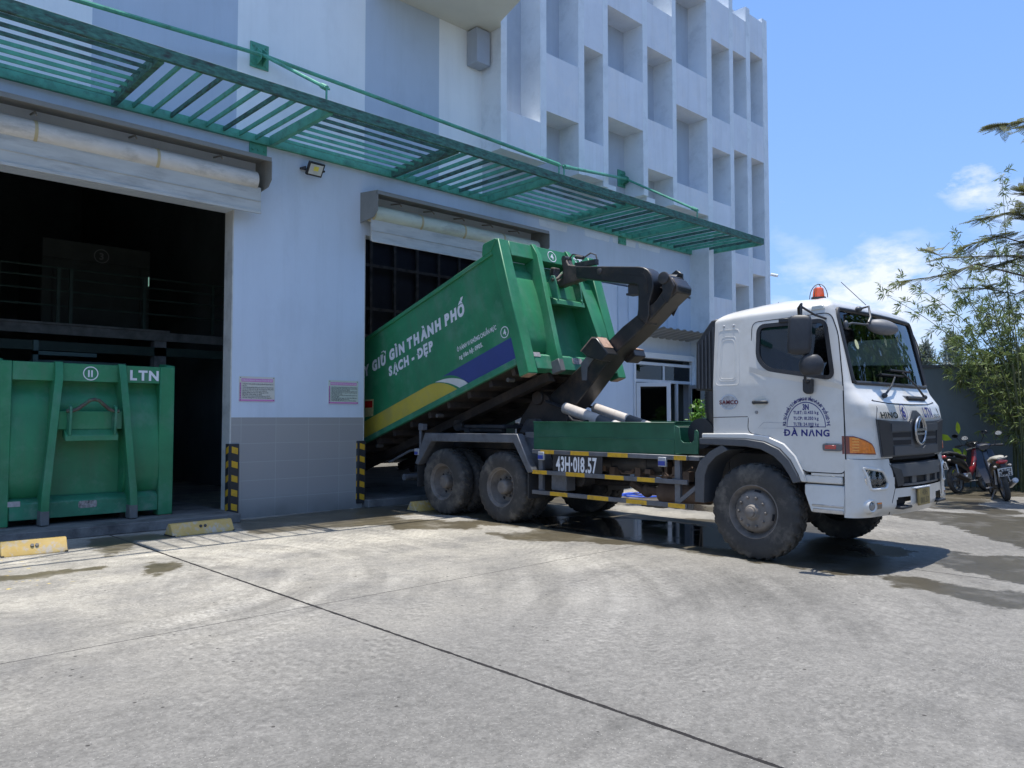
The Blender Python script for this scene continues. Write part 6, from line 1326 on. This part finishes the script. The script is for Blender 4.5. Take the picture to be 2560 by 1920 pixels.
# ------------------------------------------------------------------ motorcycles (built along +x, rear axle at the origin)
def motorbike(loc, rz, lean, label, body_c, accent_c, seat_c, plate):
    r = root('motorbike', loc, label, 'motorbike', 'motorbikes parked by the bamboo'); ORG[r.name] = Vector(); r.rotation_euler = Euler((lean, 0, rz)); r.rotation_mode = 'XYZ'
    BM = mat('bike_paint_%s' % body_c[0], body_c[1], .35, coat=.4, var=.1); AC = mat('bike_paint_%s' % accent_c[0], accent_c[1], .3, coat=1, var=.1); SE = mat('bike_seat_%s' % seat_c[0], seat_c[1], .7)
    DK = mat('bike_dark_plastic', (.02, .02, .022), .5); MT = mat('bike_metal', (.35, .35, .36), .35, .8, var=.2)
    P = lambda n, o, m, par=r, **k: obj(n, o, m, par, **k)
    for x, nm in ((0, 'rear_wheel'), (1.25, 'front_wheel')):
        o = MB(); o.lathe([(-.045, .235), (-.05, .26), (-.03, .285), (0, .292), (.03, .285), (.05, .26), (.045, .235)], (x, 0, .292), 'y', 32, close=False); o.f = o.f[:-2]; o.mi = o.mi[:-2]; w_ = P('wheel', o, RUBBER)
        o = MB(); o.lathe([(-.03, .238), (-.02, .222), (.02, .222), (.03, .238)], (x, 0, .292), 'y', 28); o.f = o.f[:-2]; o.mi = o.mi[:-2]
        for k in range(6): a = k*pi/3; o.bar((x+cos(a)*.04, 0, .292+sin(a)*.04), (x+cos(a+.15)*.225, 0, .292+sin(a+.15)*.225), .02, .035, (0, 1, 0))
        o.lathe([(-.05, .05), (.05, .05)], (x, 0, .292), 'y', 14); obj('rim', o, MT, w_)
        o = MB(); o.lathe([(.035, .11), (.042, .11)], (x, 0, .292), 'y', 24); obj('brake_disc', o, MT, w_)
    # under-bone body: leg shield, floor tunnel, tail
    def loft(secs, n=14):
        o = MB(); rows = []
        for (x, z, w, h) in secs: rows.append([(x, cos(2*pi*k/n)*w*(abs(cos(2*pi*k/n))**-.25 if abs(cos(2*pi*k/n)) > .05 else 1), z+sin(2*pi*k/n)*h) for k in range(n+1)])
        o.grid(rows); o.add(rows[0][:-1], [tuple(range(n))]); o.add(rows[-1][:-1], [tuple(range(n))]); return o
    P('tail_body', loft([(-.42, .80, .035, .025), (-.36, .78, .09, .05), (-.15, .72, .125, .085), (.15, .66, .14, .11), (.40, .58, .11, .12), (.55, .48, .07, .10)]), BM, smooth=60)
    P('seat', loft([(-.28, .845, .06, .025), (-.15, .86, .11, .045), (.1, .83, .125, .05), (.25, .785, .115, .045), (.5, .775, .08, .045), (.58, .74, .04, .03)]), SE, smooth=60)
    P('frame_tunnel', loft([(.45, .50, .07, .10), (.65, .42, .06, .09), (.85, .50, .055, .08), (1.0, .72, .06, .08), (1.06, .90, .05, .05)]), AC, smooth=60)
    o = MB()
    for s in (-1, 1):
        o.add([(.80, s*.16, .30), (1.02, s*.21, .62), (1.10, s*.14, .95), (1.08, s*.05, .97), (1.0, s*.04, .62), (.78, s*.06, .30)], [(0, 1, 4, 5), (1, 2, 3, 4)])
        o.add([(.78, s*.05, .28), (1.0, s*.03, .6), (1.12, s*.03, .96), (1.18, s*.05, .86), (1.10, s*.06, .55), (.95, s*.07, .36)], [(0, 1, 4, 5), (1, 2, 3, 4)])
    sh = P('leg_shield', o, BM, smooth=50); md = sh.modifiers.new('t', 'SOLIDIFY'); md.thickness = .02
    P('handlebar_cover', loft([(.98, 1.02, .10, .05), (1.04, 1.05, .16, .06), (1.12, 1.04, .13, .065), (1.18, 1.0, .07, .05)]), BM, smooth=60)
    o = MB(); o.ball((1.17, 0, 1.0), .04, .08, .05, 14, 8); P('headlamp', o, MT)
    o = MB(); o.tube([(.96, -.34, 1.02), (1.02, -.2, 1.04), (1.05, 0, 1.03), (1.02, .2, 1.04), (.96, .34, 1.02)], .014, 8)
    for s in (-1, 1): o.tube([(.97, s*.22, 1.035), (.955, s*.34, 1.02)], .02, 8); o.tube([(1.01, s*.2, 1.03), (1.03, s*.33, 1.0)], .006, 5)
    P('handlebar', o, DK)
    for s in (-1, 1):
        o = MB(); o.tube([(1.0, s*.2, 1.05), (1.02, s*.26, 1.16), (.99, s*.30, 1.24)], .007, 6); mr = P('mirror', o, DK)
        q = MB(); q.ball((.985, s*.31, 1.265), .02, .075, .045, 16, 8); obj('mirror_shell', q, DK, mr); q = MB(); q.v = []; q.lathe([(0, .001), (0, .06)], (.962, s*.31, 1.265), 'x', 20); q.v = [(a, b, 1.265+(c-1.265)*.6) for a, b, c in q.v]; obj('mirror_glass', q, mat('mirror_silver', (.85, .88, .9), .03, 1, var=.01), mr)
    for s in (-1, 1): o = MB(); o.tube([(1.10, s*.055, .88), (1.25, s*.065, .292)], .022, 8); P('fork', o, MT)
    o = MB()
    for x, a0, a1, rr in ((1.25, R(20), R(150), .325), (0, R(15), R(120), .335)):
        q = [(x+cos(t_)*rr, sin(t_)*rr+.292) for t_ in np.linspace(a0, a1, 10)]; o.grid([[(a, y, z+dz) for a, z in q] for y, dz in ((-.06, -.03), (-.04, 0), (.04, 0), (.06, -.03))])
    fd = P('fender', o, DK if body_c[0] == 'blue' else BM, smooth=60); md = fd.modifiers.new('t', 'SOLIDIFY'); md.thickness = .008
    o = MB(); o.prism([(-.40, .80), (-.50, .60), (-.46, .55), (-.30, .56), (-.25, .72)], 1, -.05, .05); P('plate_bracket', o, DK, bevel=.01)
    o = MB(); M_ = Matrix.Translation((-.475, 0, .60)) @ Euler((0, R(-22), 0)).to_matrix().to_4x4(); o.box(-.006, .004, -.12, .12, -.085, .085); o.xf(M_); pl_ = P('number_plate', o, mat('bike_plate_white', (.68, .68, .66), .4, var=.05), bevel=.003)
    for body, z in zip(plate, (.04, -.04)):
        t_ = text_mb(body, .085, .03); xs = [v[0] for v in t_.v]; k = .20/(max(xs)-min(xs)); t_.v = [(-.008, -v[0]*k, z+v[1]) for v in t_.v]; t_.xf(M_); obj('plate_number', t_, SEAM, pl_, smooth=0)
    o = MB(); o.ball((-.40, 0, .79), .05, .10, .04, 14, 8); P('tail_lamp', o, REDL)
    for s in (-1, 1): o = MB(); o.ball((-.36, s*.12, .71), .05, .035, .025, 12, 6); P('turn_signal', o, mat('turn_lens_clear', (.5, .45, .4), .15, coat=1))
    o = MB(); o.tube([(-.42, -.06, .86), (-.30, -.12, .87), (-.05, -.14, .83)], .012, 6); o.tube([(-.42, .06, .86), (-.30, .12, .87), (-.05, .14, .83)], .012, 6); o.tube([(-.42, -.06, .86), (-.43, 0, .86), (-.42, .06, .86)], .012, 6); P('grab_rail', o, SE if seat_c[0] == 'beige' else DK)
    o = MB(); o.tube([(.45, -.12, .28), (.2, -.15, .27)], .02, 8); o.tube([(.2, -.15, .27), (-.28, -.17, .40)], .055, 14, r2=.05); o.tube([(-.28, -.17, .40), (-.30, -.17, .405)], .035, 12); P('exhaust', o, DK if body_c[0] != 'blue' else MT)
    o = MB(); o.box(.25, .55, -.10, .10, .22, .42); o.lathe([(-.12, .09), (.12, .09)], (.35, 0, .30), 'y', 16); o.box(-.02, .35, .07, .12, .24, .34); P('engine', o, MT if body_c[0] != 'blue' else DK, bevel=.02)
    o = MB(); o.tube([(.40, .08, .22), (.30, .24, -.03)], .012, 6); o.tube([(.5, -.22, .24), (.5, .22, .24)], .014, 6); o.tube([(-.05, -.12, .34), (0, -.06, .80)], .02, 8); o.tube([(-.05, .12, .34), (0, .06, .80)], .02, 8); P('stand_and_springs', o, MT)
    return r
motorbike((18.35, 5.46, 0), R(-9), R(-9), 'black motorbike with a red frame cover, leaning on its stand nearest the truck', ('black', (.012, .012, .014)), ('red', (.2, .007, .009)), ('black', (.02, .02, .02)), ('43E1', '205.63'))
motorbike((17.42, 4.32, 0), R(25), R(-11), 'dark blue scooter with a beige grab rail, seen from behind beside the bamboo', ('blue', (.005, .006, .014)), ('dark', (.016, .016, .02)), ('beige', (.35, .33, .28)), ('43C1', '310.12'))

# ------------------------------------------------------------------ boundary wall
vd = Vector((20.57-19.97, 5.57-6.30, 0)).normalized(); n_ = Vector((vd.y, -vd.x, 0)) ; n_ = -n_ if n_.x < 0 else n_
A = Vector((19.97, 6.30, 0))
bw = MB(); bw.bar(A-vd*5.5+n_*.1+Vector((0, 0, 1.4)), A+vd*9+n_*.1+Vector((0, 0, 1.4)), .2, 2.8)
solo('boundary_wall', bw, mat('slate_grey_wall_paint', (.115, .145, .155), .8, var=.08, scale=1, dirt=(.09, .11, .11), dirt_amt=.5), tuple(A), 'plain slate grey boundary wall behind the motorbikes and bamboo', 'wall')
cp = MB(); cp.bar(A-vd*5.5+n_*.1+Vector((0, 0, 2.83)), A+vd*9+n_*.1+Vector((0, 0, 2.83)), .3, .06); c_ = obj('wall_coping', cp, mat('dark_coping', (.06, .065, .07), .7)); c_.parent = bpy.data.objects['boundary_wall']; c_.matrix_parent_inverse = Matrix.Translation(-A)

# ------------------------------------------------------------------ plants
rb = random.Random(11)
LB = leafmat('bamboo_leaf', (.155, .20, .06), .5); CULM = mat('bamboo_culm', (.06, .075, .028), .55, var=.3, scale=6, dirt=(.16, .13, .06), dirt_amt=.5, dirt_scale=8)
def burst(o, c, n, L_, w_, rr, spread=1.0, axis=None):
    ax = Vector(axis).normalized() if axis is not None else rv(rr).normalized()
    for k in range(n):
        d = (ax*rr.uniform(.2, 1.0)+rv(rr)*spread); leafq(o, c, d, rv(rr), L_*rr.uniform(.6, 1.2), w_*rr.uniform(.8, 1.2), .18)
def bamboo():
    r = root('bamboo_clump', (20.3, 4.7, 0), 'tall bamboo clump with arching leafy culms behind the motorbikes', 'bamboo')
    lf = MB()
    base = Vector((20.0, 4.55, 0))
    # culm tips, measured in photo pixels at about 18.5 m
    tips = [(2215, 738, 17.6), (2262, 700, 17.8), (2330, 640, 18.2), (2395, 600, 18.3), (2440, 650, 18.6), (2335, 770, 17.8), (2470, 560, 18.6), (2505, 440, 18.9), (2530, 620, 18.7), (2560, 660, 18.4), (2600, 560, 18.8), (2410, 850, 18.1), (2480, 760, 18.4), (2540, 760, 18.2), (2590, 780, 18.5), (2370, 700, 18.5), (2440, 730, 18.9), (2520, 700, 18.0), (2310, 890, 17.9), (2620, 680, 18.2), (2500, 860, 18.2), (2570, 900, 18.1)]
    for i, (px, py, dp) in enumerate(tips):
        tip = at(px, py, dp); b = base+Vector((rb.uniform(-.35, .5), rb.uniform(-.45, .35), 0)); H = tip.z
        side = Vector((tip.x-b.x, tip.y-b.y, 0)); pts = []
        for k in range(15):
            t_ = k/14; z = H*(1.12*t_-.12*t_**3) if side.length > .7 else H*t_
            pts.append(b+side*(t_**2.1)+Vector((rb.uniform(-.01, .01), rb.uniform(-.01, .01), z)))
        o = MB(); o.tube(pts, .021, 6, r2=.004); obj('culm', o, CULM, r)
        for k in range(4, 15):
            if rb.random() < (.3 if k > 8 else .25) and k < 12: continue
            f = k/14; nb = 2 if f < .5 else 3
            for j in range(nb):
                p = Vector(pts[k])+rv(rb)*.05; d = (rv(rb)+side.normalized()*.7+Vector((0, 0, .2))).normalized(); L_ = rb.uniform(.2, .6)*(1.1-f*.5)
                q = p+d*L_; 
                for m_ in range(4): burst(lf, p.lerp(q, (m_+1)/4)+rv(rb)*.05, rb.randint(4, 6), .17, .02, rb, .9, d)
    for k in range(430):
        px = rb.uniform(2390, 2660); py = rb.gauss(925, 85); 
        if py > 1090 or py < 700: continue
        if px < 2440 and py > 980: continue
        c = at(px, py, rb.uniform(17.6, 19)); burst(lf, c, rb.randint(7, 11), .19, .026, rb, 1.0, (0, 0, -.4))
    obj('foliage', lf, LB, r, smooth=0, recalc=False)
    for k in range(12):
        b = base+Vector((rb.uniform(-.3, .7), rb.uniform(-.9, .3), 0)); o = MB(); o.tube([b, b+Vector((rb.uniform(-.05, .1), rb.uniform(-.1, .05), 1.2)), b+Vector((rb.uniform(-.2, .2), rb.uniform(-.3, .1), 2.8))], .024, 6); obj('culm', o, CULM, r)
    lo = MB()
    for k in range(60): c = base+Vector((rb.uniform(-.4, 1.0), rb.uniform(-1.5, -.2), rb.uniform(.05, .9))); burst(lo, c, 7, .18, .03, rb, 1.0)
    obj('foliage', lo, LB, r, smooth=0, recalc=False)
bamboo()
FL = leafmat('feathery_leaf', (.14, .145, .05), .45); BK = mat('grey_bark', (.11, .085, .065), .8, var=.3, scale=8)
def frond(o, p, d, L_, rr):
    # twice-pinnate frond: a stalk with rows of side stalks, each lined with narrow leaflets
    d = Vector(d).normalized(); s = d.cross(Vector((0, 0, 1))).normalized(); u = s.cross(d); n = 13
    for i in range(n):
        t_ = (i+1)/n; c = Vector(p)+d*L_*t_-Vector((0, 0, 1))*L_*.16*t_*t_; w_ = L_*.24*sin(pi*min(1, t_*.86+.12))
        for sg in (-1, 1):
            e = (s*sg+d*.55-Vector((0, 0, .12))).normalized(); q = c+e*w_
            wn = .012; nn = d*wn+u*rr.uniform(-.004, .004)
            # each side stalk is a comb of leaflets drawn as short teeth
            m_ = 5
            for k in range(m_):
                a = c.lerp(q, k/m_); b = c.lerp(q, (k+.72)/m_); o.add([a-nn*1.0, b-nn*1.15, b+nn*1.15, a+nn*1.0], [(0, 1, 2, 3)])
def feathery():
    r = root('feathery_tree', (17.5, 1.6, 0), 'thin feathery leaved tree reaching in from the right edge, above the bamboo', 'tree')
    rr = random.Random(5); lf = MB(); D = 14.6
    trunk = [at(2720, 1230, D), at(2690, 900, D), at(2680, 600, D), at(2660, 300, D), at(2640, 150, D)]
    o = MB(); o.tube(trunk, .09, 10, r2=.03); obj('trunk', o, BK, r)
    limbs = [([(2680, 760), (2560, 690), (2440, 660), (2350, 690), (2275, 700)], 1.0), ([(2690, 650), (2600, 620), (2500, 590), (2430, 610)], 1.0), ([(2680, 620), (2600, 560), (2540, 530), (2460, 545)], 1.0),
             ([(2680, 640), (2590, 640), (2480, 640), (2360, 645), (2330, 628)], .6), ([(2660, 380), (2600, 330), (2560, 305), (2500, 310)], 1.0), ([(2690, 700), (2620, 660), (2560, 640), (2500, 660)], 1.0), ([(2680, 740), (2620, 700), (2540, 735), (2450, 720)], .5),
             ([(2680, 560), (2620, 500), (2570, 480)], .8)]
    for pts, dens in limbs:
        P = [at(x_, y_, D+rr.uniform(-.5, .5)) for x_, y_ in pts]; o = MB(); o.tube(P, .022, 6, r2=.006); obj('limb', o, BK, r)
        nseg = len(P)-1
        for k in range(int(44*dens)):
            f = rr.uniform(.35, 1.0)*nseg; i = min(nseg-1, int(f)); c = P[i].lerp(P[i+1], f-i)
            d = (P[i+1]-P[i]).normalized()*rr.uniform(.1, 1)+Vector((rr.uniform(-.8, .8), rr.uniform(-.8, .8), rr.uniform(-.12, .12)))
            frond(lf, c, d, rr.uniform(.28, .5), rr)
        for k in range(5): frond(lf, P[-1], (P[-1]-P[-2]).normalized()+Vector((rr.uniform(-.6, .6), rr.uniform(-.6, .6), rr.uniform(-.15, .1))), .36, rr)
    obj('crown', lf, FL, r, smooth=0, recalc=False)
feathery()
def distant(px, py_top, w_px, D, label):
    rr = random.Random(px); c0 = at(px, 1044, D); top = at(px, py_top, D); W = w_px/1940*D
    r = root('distant_tree', (c0.x, c0.y, 0), label, 'tree', 'hazy trees beyond the boundary wall'); o = MB(); o.tube([(c0.x, c0.y, 0), (c0.x+.2, c0.y, top.z*.6), (top.x, top.y, top.z)], .3, 7, r2=.04); obj('trunk', o, BK, r)
    o = MB()
    for k in range(2600):
        t_ = rr.random(); z = top.z*(.25+.75*t_); wd = W*(.5*(1-t_)**.7+.05)*(1+.35*sin(t_*23)); c = Vector((c0.x, c0.y, z))+Vector((rr.gauss(0, .45)*wd, rr.gauss(0, .45)*wd, rr.gauss(0, .25)))
        leafq(o, c, rv(rr)+Vector((0, 0, .5)), rv(rr), .55, .09, .1)
    obj('crown', o, leafmat('haze_tinted_leaf', (.16, .19, .16), .3), r, smooth=0, recalc=False)  # leaf colour is paled and greyed to paint in the distance haze
for a in ((2318, 868, 90, 60, 'leftmost hazy tree top beyond the grey wall, beside the truck windscreen'), (2385, 838, 110, 64, 'taller hazy tree beyond the grey wall, behind the bamboo'), (2555, 880, 120, 66, 'hazy tree at the right edge beyond the grey wall'), (2470, 900, 100, 62, 'low hazy tree beyond the wall between two taller ones')): distant(*a)
# broad-leaved yellow-green plant between the bikes and the wall
pr_ = root('broad_leaf_plant', (19.3, 5.9, 0), 'bright yellow-green broad leaved plant behind the motorbikes', 'plant'); o = MB(); rr = random.Random(2)
for (x_, y_, dx, dz, L_) in ((2397, 1086, -.2, .9, .35), (2410, 1120, .1, -.9, .42), (2424, 1115, .2, -1, .4), (2440, 1140, .5, .8, .3), (2405, 1135, -.5, .3, .35), (2420, 1140, .0, -.8, .4), (2445, 1118, .8, .5, .3), (2385, 1150, -.3, -.8, .35), (2430, 1160, .3, -.7, .3), (2380, 1100, -.9, .35, .45)):
    c = at(x_, y_, 17.9); leafq(o, c, rt*dx+Vector((0, 0, dz))+fw*-.2, fw, L_, L_*.32, .1)
obj('foliage', o, leafmat('lime_leaf', (.30, .42, .03), .3), pr_, smooth=0, recalc=False)
o = MB()
for (x_, y_) in ((2400, 1120), (2425, 1130), (2440, 1150)): p = at(x_, y_, 17.95); o.tube([(p.x, p.y, 0), p], .012, 5)
obj('stem', o, CULM, pr_)
# weeds at the wall foot
wd_ = MB(); rr = random.Random(9)
for k in range(900):
    t_ = rr.uniform(1.2, 7); p = A+vd*t_-n_*rr.uniform(.05, .5); leafq(wd_, (p.x, p.y, 0), Vector((rr.uniform(-.5, .5), rr.uniform(-.5, .5), 1)), rv(rr), rr.uniform(.08, .3), .02, .2)
tag(obj('weeds', wd_, LB, smooth=0, recalc=False), None, None, kind='stuff')
# row of trees behind the camera: the greenery the panes and windscreen mirror
def back_tree(x, y, h, label):
    rr = random.Random(int(x*10)); r = root('broadleaf_tree', (x, y, 0), label, 'tree', 'trees across the yard behind the viewer'); o = MB(); o.tube([(x, y, 0), (x+.2, y, h*.4), (x, y+.1, h*.7)], .22, 8, r2=.08); obj('trunk', o, BK, r); o = MB()
    for k in range(2200):
        q = rv(rr); c = Vector((x, y, h*.56))+Vector((q.x*h*.36, q.y*h*.36, q.z*h*.46)); leafq(o, c, rv(rr), rv(rr), .5, .28, .2)
    obj('crown', o, leafmat('broad_green_leaf', (.06, .12, .025), .4), r, smooth=0, recalc=False)
for i, (x, y, h) in enumerate(((6, -14, 8), (13, -15, 9), (20, -13, 8), (27, -9, 9), (-2, -15, 9), (25, -3.2, 9), (31, -3.6, 10), (22, -7.5, 8))): back_tree(x, y, h, ['broad green tree behind the viewer, second of the row', 'broad green tree behind the viewer, middle of the row', 'broad green tree behind the viewer, fourth of the row', 'broad green tree right of the yard, third from the bamboo', 'broad green tree behind the viewer, at the far left', 'broad green tree just outside the view, nearest the bamboo', 'tall broad green tree farthest to the right of the yard', 'lower broad green tree to the right of the viewer'][i])
